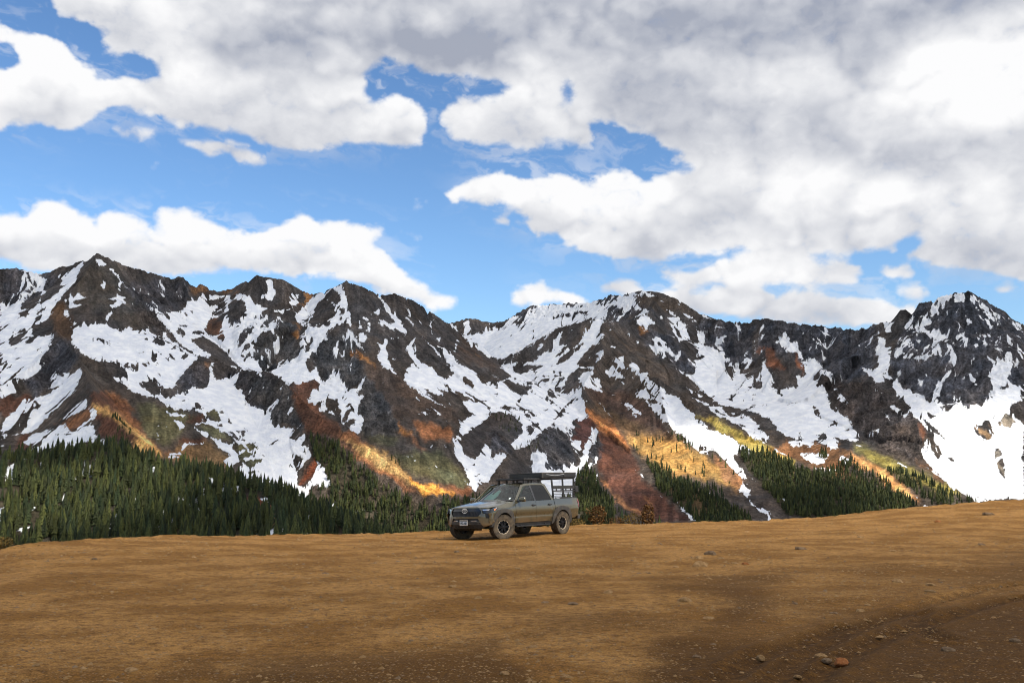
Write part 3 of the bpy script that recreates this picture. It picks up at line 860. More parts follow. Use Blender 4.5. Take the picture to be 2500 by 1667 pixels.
# colour of the bare ground: tile, display colour, softness, outlines
ROCKS = [
(1,(81,71,63),10,"""0,900 200,860 420,1000 600,1100 760,960 900,860 1100,900 1240,930 1240,1300 0,1300
1420,800 1500,790 1640,900 1900,1060 2060,1100 2300,1060 2400,1200 2300,1290 1420,1290"""),
(2,(72,66,60),8,"700,330 870,160 1100,300 1300,560 1300,830 1100,800 640,560"),
(2,(73,66,63),5,"1300,560 1640,950 1700,1000 1560,940 1330,790 1180,620"),
(2,(92,70,52),6,"440,640 560,570 640,800 650,930 540,900 480,780"),
(2,(120,84,52),4,"""1680,430 1800,430 1900,470 1850,500 1720,540
1950,480 2090,460 2130,490 2050,510
380,330 410,330 400,370
1840,1100 1900,1090 1880,1150 1850,1150"""),
(2,(98,68,50),5,"1870,740 1950,720 2020,890 1900,880 1830,820"),
(2,(77,74,77),6,"""1100,440 1500,380 1680,360 1680,600 1500,680 1280,620
0,270 400,310 560,330 400,470 180,640 0,590
200,1250 480,900 640,930 700,1050 560,1300 300,1440
2100,700 2352,640 2352,1100 2100,1050
1600,1260 1800,1120 1900,1200 1880,1340 1640,1390
2000,1200 2352,1230 2352,1544 2190,1544 2110,1340"""),
(3,(100,64,46),6,"""0,60 200,40 330,90 100,220 0,240
780,0 1050,60 1480,600 1300,560 1100,460 900,400 860,260
200,400 300,420 200,560 130,560
1680,240 1830,220 1840,300 1700,280
1660,440 1780,420 1860,460 1840,490 1640,490"""),
(3,(148,96,56),4,"""480,340 600,270 830,150 870,200 700,330 610,370
960,0 1200,180 1150,180 920,20
1000,130 1280,340 1240,350 1050,220
1490,580 1640,550 1600,600"""),
(3,(214,160,82),4,"""830,130 900,130 1100,280 1300,430 1490,610 1440,615 1280,470 1130,350 950,210 880,220
1180,480 1300,440 1340,560 1230,580"""),
(3,(96,92,62),7,"""1200,120 1500,160 1700,240 1640,420 1500,520 1350,440 1250,300
1730,310 1960,350 2100,470 1920,450
1850,200 2010,190 1980,290
2080,500 2352,470 2352,760 2130,620"""),
(3,(128,98,62),7,"1650,500 1900,480 2050,600 2080,720 1700,700 1480,640"),
(5,(96,66,50),6,"420,60 600,150 700,260 1000,440 1300,640 1560,960 1300,800 900,480 560,380 500,200"),
(5,(164,104,60),4,"""680,260 760,290 1000,440 1150,520 1060,530 900,460 760,360
800,460 1100,600 1560,950 1450,900 1200,740
1330,290 1400,330 1600,560 1560,540 1420,390
1480,280 1820,340 1880,450 1700,440 1560,420"""),
(5,(196,152,86),6,"900,440 1150,520 1300,620 1450,760 1480,850 1300,760 1100,620 960,540"),
(5,(226,150,40),3,"1450,760 1560,850 1720,850 1800,890 1880,940 1600,950 1500,870 1460,800"),
(5,(86,82,60),7,"1050,200 1300,250 1350,480 1250,520 1100,450 1050,350"),
(5,(96,92,62),8,"1300,600 1700,540 2000,800 2030,900 1750,830 1500,740"),
(5,(140,88,54),6,"1750,850 2030,890 2040,930 1900,960"),
(5,(150,78,44),4,"""0,920 60,920 260,1050 310,1200 250,1230 120,1120 60,1050 0,1000
470,860 590,620 640,640 630,720 560,800 490,870
580,1180 860,1160 900,1180"""),
(5,(74,66,62),5,"1940,420 2130,290 2352,200 2352,560 2180,600 1960,600"),
(4,(100,66,48),5,"430,1080 650,1060 670,1120 560,1240 800,1420 900,1544 540,1544 420,1150"),
(4,(76,74,74),6,"""0,430 300,480 500,600 480,850 200,940 0,900
520,600 700,640 1000,650 1060,1010 900,1140 640,1000
0,980 380,1080 510,1500 200,1440 50,1200
1000,1000 1300,1080 1350,1544 1060,1544 1000,1200"""),
(4,(84,69,59),6,"""930,780 1200,900 1500,1110 1900,1360 1950,1450 1700,1400 1350,1400 1100,980
1900,650 2200,860 2300,1000 2100,950 1900,800"""),
(4,(176,116,54),3,"""510,260 570,280 640,270 580,340 500,390 560,320
380,610 470,620 490,680 440,650
370,500 470,570 480,600 440,560
1330,1420 1420,1500 1480,1544 1400,1544
950,800 1030,830 1180,950 1100,920
2050,800 2120,860 2080,840"""),
(6,(78,77,82),6,"""1000,130 1250,110 1420,290 1130,380 1020,360
200,330 400,220 1000,190 1000,260 600,350 300,400
1840,380 2200,360 2352,420 2352,760 2100,800 1900,600
1280,420 1600,520 1860,830 1780,870 1450,640
0,1370 170,1480 180,1544 0,1544
380,1544 560,1310 740,1460 730,1544"""),
(6,(81,71,63),6,"""1000,400 1200,560 1560,800 1950,1080 2352,1440 1900,1200 1560,960 1200,720 980,560
1270,130 1600,180 2000,360 1800,330 1450,280"""),
(6,(86,67,57),6,"820,960 1000,1000 1250,1000 1500,1250 1700,1500 1300,1400 1000,1200"),
(6,(160,112,64),3,"1320,410 1360,410 1390,490 1370,500 1340,460"),
(7,(98,62,47),6,"600,360 760,480 870,560 1000,800 1430,1190 1100,1190 900,1150 700,900 590,720"),
(7,(196,122,58),4,"470,150 560,190 680,290 780,370 870,500 870,550 760,470 600,350 500,260"),
(7,(170,112,66),3,"""700,940 900,1050 1010,1160 960,1160 830,1060
970,930 1110,1020 1060,1020
580,760 680,850 740,960 640,860"""),
(7,(112,86,58),7,"""480,100 700,200 1000,350 1300,420 1400,500 1100,600 900,460 700,300
1100,680 1500,900 1900,1180 1600,1190 1200,900"""),
(7,(190,142,66),7,"870,450 1000,420 1250,470 1400,520 1700,700 1900,830 1840,890 1600,800 1300,760 1100,680 950,560"),
(7,(176,120,72),5,"1600,560 1720,640 1920,830 1850,890 1760,860 1700,740"),
(7,(190,164,68),6,"1460,225 1600,250 1800,350 2100,500 2352,640 2352,760 2200,720 1990,570 1800,440 1600,330"),
(7,(72,71,74),5,"""0,490 300,300 380,450 360,740 0,740
600,400 610,600 560,660 500,560"""),
(7,(96,62,54),4,"400,280 520,250 590,360 480,560 430,500 350,470"),
(7,(77,68,62),7,"1900,700 2150,860 2352,1060 2352,1190 2100,1150 1900,900"),
(8,(76,76,82),8,"""960,150 1280,70 1540,250 1619,300 1619,640 1400,740 1280,810 1050,770 780,600 820,400
0,250 300,290 740,270 700,560 480,660 200,480 0,440"""),
(8,(77,69,66),8,"300,560 480,620 700,640 900,800 1020,960 1000,1120 800,1100 540,900"),
(8,(128,80,54),5,"""0,430 40,420 130,560 60,560 20,500
220,480 280,540 260,600 210,530
960,880 1020,960 1000,1020 960,950"""),
(8,(232,160,82),4,"540,1060 640,1110 800,1200 900,1300 980,1390 850,1330 700,1200 560,1130"),
(8,(160,146,62),7,"540,1010 700,1070 900,1170 1150,1270 1250,1340 1150,1340 900,1220 700,1130"),
(8,(136,92,54),6,"""240,1010 540,1050 500,1170 700,1300 900,1400 560,1320 300,1150 0,1060
900,1090 1150,1240 1100,1240"""),
(8,(196,152,104),3,"""1310,905 1415,960 1390,1000 1340,960
1375,880 1440,970 1420,950
1430,850 1445,845 1430,880"""),
(8,(150,138,122),3,"1460,890 1510,830 1560,880 1540,920 1440,1050 1470,1050 1500,1240 1440,1120"),
]
# woods: tile, stocking (trees per 1000 square metres of slope), height, outlines
WOODS = [
(3,7.0,19,"0,590 200,600 420,560 640,560 760,500 1040,480 1160,560 1400,690 1560,740 1840,720 2060,790 2352,900 2352,1690 0,1690"),
(1,6.0,18,"1080,1222 1200,1215 1310,1222 1420,1222 1420,1415 1080,1415"),
(1,4.5,16,"1400,1314 1700,1304 1900,1298 2150,1274 2300,1256 2420,1248 2420,1320 2200,1380 1400,1415"),
(1,5.0,17,"-80,1345 200,1330 0,1415 -80,1415"),
(3,3.0,15,"0,580 80,580 160,600 120,640 0,640"),
(3,2.0,12,"980,240 1040,240 1180,400 1160,540 1020,470"),
(5,7.0,18,"0,860 80,900 360,960 560,1030 760,1080 1000,1100 1300,1110 1800,1230 1800,1690 0,1690"),
(5,6.0,18,"570,420 700,430 840,500 900,600 1130,760 1260,880 1380,970 1500,1000 1640,1080 1760,1140 1820,1240 1300,1180 900,1100 700,1060 560,1000 600,900 740,880 720,760 600,620"),
(5,0.12,9,"0,930 60,930 160,1010 260,1060 300,1180 240,1190 130,1110 60,1050 0,1010"),
(5,2.5,14,"""600,900 760,900 760,1080 600,1060
1270,560 1330,600 1450,700 1400,710 1300,640
1720,980 1860,960 1860,1040 1740,1020"""),
(5,1.2,9,"""340,700 500,520 590,600 450,720
2230,230 2352,190 2352,300 2240,280"""),
(6,1.6,9,"""30,1240 250,1230 280,1400 60,1380
170,1544 420,1420 500,1440 400,1544"""),
(7,6.0,18,"390,780 480,700 560,760 600,900 720,1000 740,1100 740,1230 380,1230"),
(7,6.0,17,"1000,640 1080,680 1200,760 1360,840 1500,920 1640,960 1760,1050 1880,1120 2000,1180 1960,1230 1500,1230 1400,1130 1300,1040 1180,960 1110,880 1080,760"),
(7,1.7,16,"""980,560 1060,640 1180,700 1300,780 1500,860 1700,900 1740,980 1600,940 1300,820 1060,720
1200,370 1320,430 1460,520 1500,580 1380,520 1250,430
830,430 960,400 1060,480 960,520 880,480
1380,620 1480,640 1700,640 1720,720 1640,700
1500,780 1600,720 1800,780 1720,860"""),
(7,0.2,15,"880,400 1250,460 1550,560 1820,760 1800,860 1500,820 1100,680 900,560"),
(7,5.0,17,"1840,560 1900,530 1960,570 2100,560 2352,700 2352,1060 2200,960 2060,860 1940,740"),
(7,1.0,12,"720,1080 780,1060 920,1140 880,1200 740,1200"),
(7,0.5,7,"1900,230 2000,280 2120,440 1960,380"),
(8,6.0,18,"0,1110 90,1090 200,1180 330,1200 480,1180 600,1220 760,1310 980,1400 800,1460 400,1500 150,1460 60,1340 0,1290"),
(8,3.0,16,"""470,1140 560,1110 640,1180 760,1240 860,1330 800,1360 640,1260 500,1200
760,1180 840,1190 1000,1230 1080,1280 1240,1350 1340,1390 1200,1420 1040,1400 960,1340 840,1260
40,1060 110,1090 200,1140 150,1160 60,1110
330,1060 400,1080 400,1130 350,1110"""),
]
# ---------------------------------------------------------------- the mountain range
RIDGES = [  # crest lines: survey x, survey y, distance from the viewpoint in metres
 ('skyline', 1.0, "-700,800,2900 -400,700,3000 -150,640,3000 0,653,3000 64,655,3000 110,668,3000 150,650,2990 197,636,2980 215,634,2960 237,621,2950 262,628,2960 308,648,2990 393,672,3050 425,681,3080 436,676,3080 445,678,3080 468,698,3100 490,693,3120 532,711,3150 575,698,3150 600,686,3120 627,674,3100 691,681,3100 733,707,3100 765,718,3080 792,710,3050 845,688,3000 882,697,3020 930,722,3050 962,714,3060 1010,734,3080 1063,768,3100 1121,808,3120 1180,848,3120 1244,912,3080 1290,960,3000"),
 ('pass', 1.0, "1150,930,3500 1200,886,3400 1254,868,3400 1295,843,3450 1328,816,3480 1390,792,3500 1456,778,3500 1500,785,3560 1540,778,3620 1589,759,3720 1600,735,3830 1570,712,3950"),
 ('far', 1.0, "1000,830,4900 1060,800,4950 1100,788,5000 1121,781,5000 1148,773,5000 1180,783,5000 1201,787,5000 1233,781,5000 1255,768,5000 1276,755,5000 1302,744,5000 1330,743,4960 1370,743,4900 1420,738,4850 1450,735,4800 1478,727,4700 1490,720,4650 1500,722,4600 1530,719,4400 1545,713,4300 1567,709,4000 1605,712,3950 1650,728,3900 1700,759,3850 1733,773,3800 1754,781,3750 1806,788,3700 1820,790,3690 1838,780,3680 1871,777,3620 1913,784,3560 1950,790,3530 1966,792,3500 1990,793,3480 2040,802,3450 2080,804,3420 2115,801,3400 2130,790,3370 2147,786,3350 2190,781,3300 2193,764,3300 2198,757,3300 2212,756,3300 2222,768,3300 2240,764,3290 2245,744,3280 2275,733,3270 2317,718,3260 2345,714,3250 2362,710,3250 2385,720,3250 2408,733,3250 2455,760,3230 2466,781,3200 2500,792,3200 2560,820,3150 2700,870,3100 3000,930,3000"),
 ('spur', 1.0, "237,621,2950 200,680,2850 160,730,2750 125,787,2620 155,828,2450 200,885,2260 225,950,2060 240,985,1950 290,1025,1830 350,1075,1700 403,1116,1600 450,1160,1500"),
 ('spur', 1.0, "155,828,2450 60,905,2300 -60,985,2150 -200,1060,2000"),
 ('spur', 1.0, "447,678,3080 420,740,2950 367,798,2800 435,838,2680 517,880,2540 590,903,2450 640,903,2400 663,908,2380 709,942,2300 760,1000,2200 800,1028,2150 872,1070,2050 945,1125,1950 995,1168,1880 1035,1195,1820 1110,1245,1720"),
 ('spur', 1.1, "627,674,3100 655,742,3000 690,800,2900 715,860,2800"),
 ('spur', 1.0, "845,688,3000 830,740,2950 823,792,2850 860,850,2750 900,890,2680 935,950,2600 960,1050,2450 975,1120,2320"),
 ('spur', 1.0, "930,721,3050 975,800,2950 1040,890,2800 1090,980,2650 1120,1080,2450 1140,1180,2250"),
 ('spur', 1.0, "1235,985,2700 1245,1020,2600 1250,1110,2450 1270,1160,2350"),
 ('spur', 1.0, "1472,781,3500 1469,832,3350 1474,857,3250 1450,895,3100 1425,938,2950 1431,1006,2750 1461,1048,2600 1464,1100,2470 1466,1150,2350 1480,1210,2230 1500,1260,2150"),
 ('spur', 0.9, "1431,1006,2750 1480,1040,2650 1534,1097,2450 1620,1190,2200 1700,1290,2000"),
 ('spur', 0.9, "1474,857,3250 1540,892,3100 1608,925,2950 1717,1001,2750 1799,1047,2600 1860,1079,2500 1907,1111,2400 1980,1150,2250 2100,1215,2050 2200,1260,1950"),
 ('spur', 0.9, "1608,925,2950 1620,990,2800 1650,1080,2500 1720,1170,2250 1800,1260,2050"),
 ('spur', 1.0, "2040,802,3450 2050,830,3350 2081,852,3200 2137,933,3000 2196,996,2850 2239,1036,2700 2259,1075,2600 2279,1135,2450 2315,1176,2320 2420,1228,2150"),
 ('spur', 1.0, "2239,1036,2720 2150,1050,2660 2073,1091,2500 2137,1131,2350 2196,1178,2200 2247,1229,2050 2300,1270,1950"),
 ('spur', 1.3, "2362,710,3250 2340,800,3180 2330,900,3080 2350,960,2980"),
 ('spur', 1.3, "2466,781,3200 2480,860,3100 2500,960,2950"),
 ('spur', 1.3, "1990,793,3480 1930,840,3380 1890,900,3250 1870,940,3150"),
 ('spur', 1.3, "1754,781,3750 1790,830,3600 1800,880,3450 1770,900,3300"),
 ('wood', 0.9, "-400,1110,1150 -100,1118,1150 0,1122,1150 120,1118,1150 200,1105,1150 270,1100,1130 330,1125,1100 400,1145,1050 500,1160,1000 600,1192,950 690,1222,900 760,1252,860 850,1295,800 950,1340,740"),
 ('wood', 0.9, "640,1205,935 660,1250,830 680,1300,740"),
]
TW, TR = 1332, 640
AZ = np.radians(np.concatenate([np.linspace(-40, -29.2, 36, endpoint=False), np.linspace(-29.2, 29.2, 1260, endpoint=False), np.linspace(29.2, 40, 36)])).astype(np.float32)
R0, R1 = 330.0, 6200.0

def ridge_field(X, Y, want_id=False):
    """height of the range over places X, Y (metres), before erosion detail"""
    r = np.hypot(X, Y)
    base = np.interp(r, [300, 700, 1200, 1600, 2000, 2900, 3500, 5000, 7000], [-150, -160, -165, -130, -50, 215, 320, 420, 300]).astype(np.float32)
    K = 11.0
    m = base.copy(); acc = np.ones_like(m)
    best = base.copy(); bd = np.full_like(m, 400.0); bs = r * 0.3; bid = np.zeros(m.shape, np.int16)
    for n, (kind, steep, text) in enumerate(RIDGES):
        P = [place(*map(float, t.split(','))) for t in text.split()]
        h = np.full_like(m, -1e4); hd = np.zeros_like(m); hs = np.zeros_like(m)
        s0 = 137.0 * n
        for (ax, ay, az_), (bx, by, bz) in zip(P[:-1], P[1:]):
            L = math.hypot(bx - ax, by - ay)
            ux, uy = (bx - ax) / L, (by - ay) / L
            dx, dy = X - ax, Y - ay
            t = np.clip(dx * ux + dy * uy, 0, L)
            side = dx * uy - dy * ux
            d = np.hypot(dx - t * ux, dy - t * uy)
            sl = {'wood': 0.40}.get(kind, 0.56) * steep
            z = az_ + (bz - az_) * t / L - (sl * d + 52 * steep * (1 - np.exp(-d / 62)) * (0.4 if kind == 'wood' else 1))
            up = z > h
            h = np.where(up, z, h); hd = np.where(up, d, hd); hs = np.where(up, s0 + t + np.sign(side) * 5000, hs)
            s0 += L
        new = np.maximum(m, h)
        acc = acc * np.exp((m - new) / K) + np.exp((h - new) / K)
        m = new
        up = h > best
        best = np.where(up, h, best); bd = np.where(up, hd, bd); bs = np.where(up, hs, bs); bid = np.where(up, n + 1, bid)
    return m + K * np.log(acc) * 0.6, bd, bs, bid

def relief(X, Y, Z, d, s, bid, rough):
    """gullies down the fall line, crags and small unevenness"""
    near = 1 - np.exp(-d / 42)
    g = ridged(s / 88, d / 520 + bid * 3.1, 4, 71, 0.55) - 0.62
    g2 = ridged(s / 27 + 9, d / 210, 3, 75, 0.5) - 0.6
    amp = np.clip(12 + 0.085 * d, 0, 36)
    far = np.clip(np.hypot(X, Y) / 2600, 0.28, 1.2)
    z = Z + near * far * (g * amp * (0.55 + 0.8 * rough) + g2 * (3 + 15 * rough))
    z = z + near * far * (fbm(X / 160, Y / 160, 4, 81) - 0.5) * 30
    z = z + far * (fbm(X / 34, Y / 34, 3, 85) - 0.5) * (3.0 + 11 * rough * near + 3 * rough)
    z = z + far * (ridged(X / 15, Y / 15, 2, 88) - 0.6) * (0.8 + 4.5 * rough)
    z = z + far * rough * (ridged(X / 24, Y / 24, 3, 92) - 0.62) * 16
    return z

# the survey as drawing boards
RS = Raster(-90, 560, 2590, 1420, 1.5)
snow_b = RS.new(0.0)
for tile, sr, text in SURVEY:
    for p in outlines(text, TILES[tile]):
        RS.fill(snow_b, p, 1.0 if sr == 'S' else 0.0)
snow_w = blur(snow_b, 5.0)
# let the survey run on past its ends
col_b = np.tile(lin((74, 68, 65)).astype(np.float32), (RS.h, RS.w, 1))
crag_b = RS.new(0.0)
for tile, c, soft, text in ROCKS:
    m = RS.new(0.0)
    for p in outlines(text, TILES[tile]): RS.fill(m, p, 1.0)
    m = blur(m, soft / 2.6)
    col_b = col_b * (1 - m[..., None]) + lin(c).astype(np.float32) * m[..., None]
    if max(c) - min(c) < 12:
        crag_b = np.maximum(crag_b, m)
    else:
        crag_b = crag_b * (1 - m)
wood_b, tall_b = RS.new(0.0), RS.new(0.0)
for tile, dens, hgt, text in WOODS:
    for p in outlines(text, TILES[tile]):
        RS.fill(wood_b, p, dens); RS.fill(tall_b, p, hgt)

# first pass: where each column of the mesh should put its rows
rc = np.geomspace(R0, R1, 420).astype(np.float32)
Xc, Yc = rc[:, None] * np.sin(AZ[::4])[None, :], rc[:, None] * np.cos(AZ[::4])[None, :]
Zc = ridge_field(Xc, Yc)[0]
ec = (Zc - EYE) / rc[:, None]
de = np.diff(ec, axis=0); dl = np.diff(np.log(rc))[:, None]
front_ = np.maximum.accumulate(ec, axis=0)[:-1] - 0.004 <= ec[1:]
w_ = np.hypot(de * np.where(front_, 1.0, 0.3), dl * 0.035 * np.where(front_, 1, 0.6)) * np.where(ec[1:] > -0.075, 1.0, 0.06) + 1e-6
w_ = np.concatenate([np.zeros((1, w_.shape[1])), np.cumsum(w_, 0)], 0); w_ /= w_[-1]
w_ = blur(w_.astype(np.float32).T, 2.0).T if False else w_
rows = np.linspace(0, 1, TR)
Rg4 = np.stack([np.interp(rows, w_[:, k], rc) for k in range(w_.shape[1])], 1)
Rg4 = np.concatenate([Rg4, Rg4[:, -1:]], 1)
colx = np.arange(TW) / 4.0
k0 = np.minimum(colx.astype(int), Rg4.shape[1] - 2); ft = (colx - k0)[None, :]
RG = (Rg4[:, k0] * (1 - ft) + Rg4[:, k0 + 1] * ft).astype(np.float32)
X, Y = RG * np.sin(AZ)[None, :], RG * np.cos(AZ)[None, :]
Z, DD, SS, BID = ridge_field(X, Y)
px, py = to_survey(X, Y, Z - EYE)
rough = RS.sample(crag_b, px, py)
Z = relief(X, Y, Z, DD, SS, BID, rough)
Z = np.maximum(Z, blur(Z.astype(np.float32), 2.0) - 9.0)   # no potholes
px, py = to_survey(X, Y, Z - EYE)
# which places one can see from the viewpoint
el_ = (Z - EYE) / RG
run = np.maximum.accumulate(el_, axis=0)
SEEN = el_ >= run - 0.0035
# streaks that run down the fall line: noise smeared along the steepest descent
def smeared(scale, step, n, seed):
    Zs = blur(Z.astype(np.float32), 2.0)
    dRi, dRj = np.gradient(RG, axis=0), np.gradient(RG, axis=1)
    dA = np.gradient(AZ)[None, :]
    Zr = np.gradient(Zs, axis=0) / dRi
    Zt = (np.gradient(Zs, axis=1) - Zr * dRj) / (RG * dA)
    g = np.sqrt(Zr * Zr + Zt * Zt) + 1e-4
    vr, vt = -Zr / g, -Zt / g
    DJ = (vt / (RG * dA)).astype(np.float32); DI = ((vr - dRj * DJ) / dRi).astype(np.float32)
    nz = (noise(X / scale, Y / scale, seed) + noise(X / scale * 1.9 + 7, Y / scale * 1.9, seed + 1) * 0.6).astype(np.float32)
    S3 = np.stack([DI, DJ, nz], -1)
    ok = (el_ >= run - 0.012) & (el_ > -0.085)
    i0, j0 = np.nonzero(ok)
    tot = nz[i0, j0].copy()
    for sg in (1.0, -1.0):
        fi, fj = i0.astype(np.float32), j0.astype(np.float32)
        di, dj = DI[i0, j0], DJ[i0, j0]
        for k in range(n):
            fi = np.clip(fi + sg * step * di, 0, TR - 1.01); fj = np.clip(fj + sg * step * dj, 0, TW - 1.01)
            a = fi.astype(np.int32); b = fj.astype(np.int32)
            u = (fi - a)[:, None]; v = (fj - b)[:, None]
            q = (S3[a, b] * (1 - v) + S3[a, b + 1] * v) * (1 - u) + (S3[a + 1, b] * (1 - v) + S3[a + 1, b + 1] * v) * u
            di, dj = q[:, 0], q[:, 1]
            tot += q[:, 2] * (1 - k / (n * 1.3))
    tot = (tot - tot.mean()) / tot.std()
    o = np.zeros_like(Z, dtype=np.float32); o[i0, j0] = tot
    return o
L1 = smeared(5.2, 3.2, 10, 900)      # fine: a few metres across
L2 = smeared(15.0, 9.0, 11, 910)    # broad: chutes and ribs
# outlines wander a little
wa = (fbm(px / 6, py / 6, 3, 101) - 0.5); wb = (fbm(px / 6 + 50, py / 6, 3, 103) - 0.5)
qx, qy = px + wa * 6 + L1 * 0.8, py + wb * 6 + L2 * 0.8
snow = RS.sample(snow_b, qx, qy)
wide_s = RS.sample(snow_w, qx, qy)
out = 1 - sstep(-80, 0, px) * sstep(2580, 2500, px)
rnd = sstep(0.44, 0.56, fbm(X / 120, Y / 120, 4, 111)) * sstep(-20, 250, Z)
snow = snow * (1 - out) + rnd * out; wide_s = wide_s * (1 - out) + rnd * out
speck = fbm(px / 4.2, py / 4.2, 3, 117) - 0.5
edge = 4 * wide_s * (1 - wide_s)
snow_v = 0.66 * snow + 0.34 * wide_s + edge * (L1 * 0.27 + L2 * 0.20 + speck * 0.35)
# bare rock holds slivers of snow in its gullies, snowfields show a few ribs and stones
high = sstep(150, 420, Z) * sstep(0.34, 0.60, fbm(X / 110, Y / 110, 3, 120))
sliver = sstep(0.8, 1.2, L1 * 0.75 + L2 * 0.55) * (0.45 + 0.55 * rough) * high
snow_v = np.maximum(snow_v, sliver * 0.9)
rib = sstep(1.2, 1.6, -(L1 * 0.75 + L2 * 0.6)) * sstep(0.48, 0.60, fbm(X / 80 + 9, Y / 80, 3, 123)) * sstep(2320, 2250, px)
snow_v = snow_v - rib * 0.7 * (snow > 0.5)
# thin patchwork high on the far wall and on the rocky peak
patch = np.maximum(sstep(1180, 1260, px) * sstep(1530, 1480, px) * sstep(860, 830, py) * sstep(4200, 4400, RG),
                   sstep(2180, 2240, px) * sstep(2540, 2500, px) * sstep(960, 860, py))
snow_v = snow_v + patch * ((fbm(X / 14 + 3, (Y + Z) / 14, 3, 121) - 0.5) * 0.8 + L1 * 0.13 + (fbm(px / 26, py / 7, 3, 124) - 0.5) * 0.7 - 0.02)
we = fbm(px / 22, py / 22, 4, 134) - 0.5
bare = RS.sample(col_b, px + wa * 6 + L2 * 4.5 + we * 18, py + wb * 6 + L2 * 3 - we * 18)
grey = bare.mean(-1, keepdims=True)
bare = grey + (bare - grey) * 0.86
strata = fbm(Z / 10 + fbm(X / 150, Y / 150, 3, 138) * 9, BID * 3.7 + X / 900, 3, 139) - 0.5
vary = np.exp(L1 * (0.18 + 0.12 * rough) + L2 * 0.19 + strata * 1.1 * (0.35 + 0.65 * rough)) * (0.78 + 0.44 * fbm(X / 60, Y / 60, 3, 135))
hue = np.clip(fbm(X / 45 + 7, Y / 45, 3, 137) - 0.5 + L2 * 0.06, -.4, .4)[..., None]
bare = np.clip(bare * vary[..., None] * (1 + hue * np.array([0.30, 0.04, -0.24])), 0.004, 0.9)
wood = RS.sample(wood_b, px, py) * (1 - out)
floor_ = sstep(1.5, 5, wood)[..., None]
bare = bare * (1 - 0.55 * floor_) + lin((58, 54, 34)) * 0.55 * floor_
# snow lies in strips between the trees of the near wood
sn_w = sstep(0.60, 0.68, fbm(X / 16, Y / 42, 3, 141)) * (RG < 1500) * floor_[..., 0]
snow_v = np.maximum(snow_v, sn_w * 0.8)
BARE_GAIN = 1.16
V = np.stack([X, Y, Z], -1).reshape(-1, 3)
me = np_mesh('mountain_range', V, grid_faces(TR, TW), smooth=True)
add_attr(me, 'snow', 'FLOAT', snow_v)
add_attr(me, 'rough', 'FLOAT', rough)
add_attr(me, 'bare', 'FLOAT_COLOR', np.concatenate([np.clip(bare * BARE_GAIN, 0, 0.85), np.ones((*bare.shape[:2], 1))], -1))
mountain = link_obj('mountain_range', me)
tag(mountain, kind='structure')

mm = bpy.data.materials.new('mountain_rock_and_snow'); mm.use_nodes = True
N = Nodes(mm.node_tree); bs_ = N.n['Principled BSDF']
a_s = N('ShaderNodeAttribute', attribute_name='snow'); a_b = N('ShaderNodeAttribute', attribute_name='bare'); a_r = N('ShaderNodeAttribute', attribute_name='rough')
geo = N('ShaderNodeNewGeometry')
n1 = N('ShaderNodeTexNoise', i_Vector=geo.outputs['Position'], i_Scale=0.16, i_Detail=5.0, i_Roughness=0.65)
n2 = N('ShaderNodeTexNoise', i_Vector=geo.outputs['Position'], i_Scale=0.045, i_Detail=4.0, i_Roughness=0.6)
vor = N('ShaderNodeTexVoronoi', i_Vector=geo.outputs['Position'], i_Scale=0.09, feature='DISTANCE_TO_EDGE')
sm = N.math('ADD', a_s.outputs['Fac'], N.math('MULTIPLY', N.math('SUBTRACT', n1.outputs[0], 0.5), 0.42))
smask = N.ramp(sm, 0.44, 0.56)
rock_v = N.ramp(n1.outputs[0], 0.25, 0.75, 0.50, 1.50)
rock_v2 = N.ramp(n2.outputs[0], 0.3, 0.7, 0.78, 1.22)
crack = N.ramp(vor.outputs['Distance'], 0.0, 0.10, 0.55, 1.0)
crack = N('ShaderNodeMix', data_type='FLOAT', i_0=a_r.outputs['Fac'], i_2=1.0, i_3=crack).outputs[0]
tone = N.math('MULTIPLY', N.math('MULTIPLY', rock_v, rock_v2), crack)
rock = N.mix(1.0, a_b.outputs['Color'], N('ShaderNodeCombineXYZ', i_0=tone, i_1=tone, i_2=tone).outputs[0], 'MULTIPLY')
snow_c = N.mix(N.ramp(n2.outputs[0], 0.35, 0.7), (0.70, 0.72, 0.77), (0.88, 0.88, 0.88))
N.link(N.mix(smask, rock, snow_c), bs_.inputs['Base Color'])
bs_.inputs['Roughness'].default_value = 0.9
bs_.inputs['Specular IOR Level'].default_value = 0.15
bh = N.math('MULTIPLY', n1.outputs[0], N('ShaderNodeMix', data_type='FLOAT', i_0=smask, i_2=1.0, i_3=0.30).outputs[0])
bmp = N('ShaderNodeBump', i_Strength=1.0, i_Distance=11.0, i_Height=bh)
N.link(bmp.outputs[0], bs_.inputs['Normal'])
me.materials.append(mm)
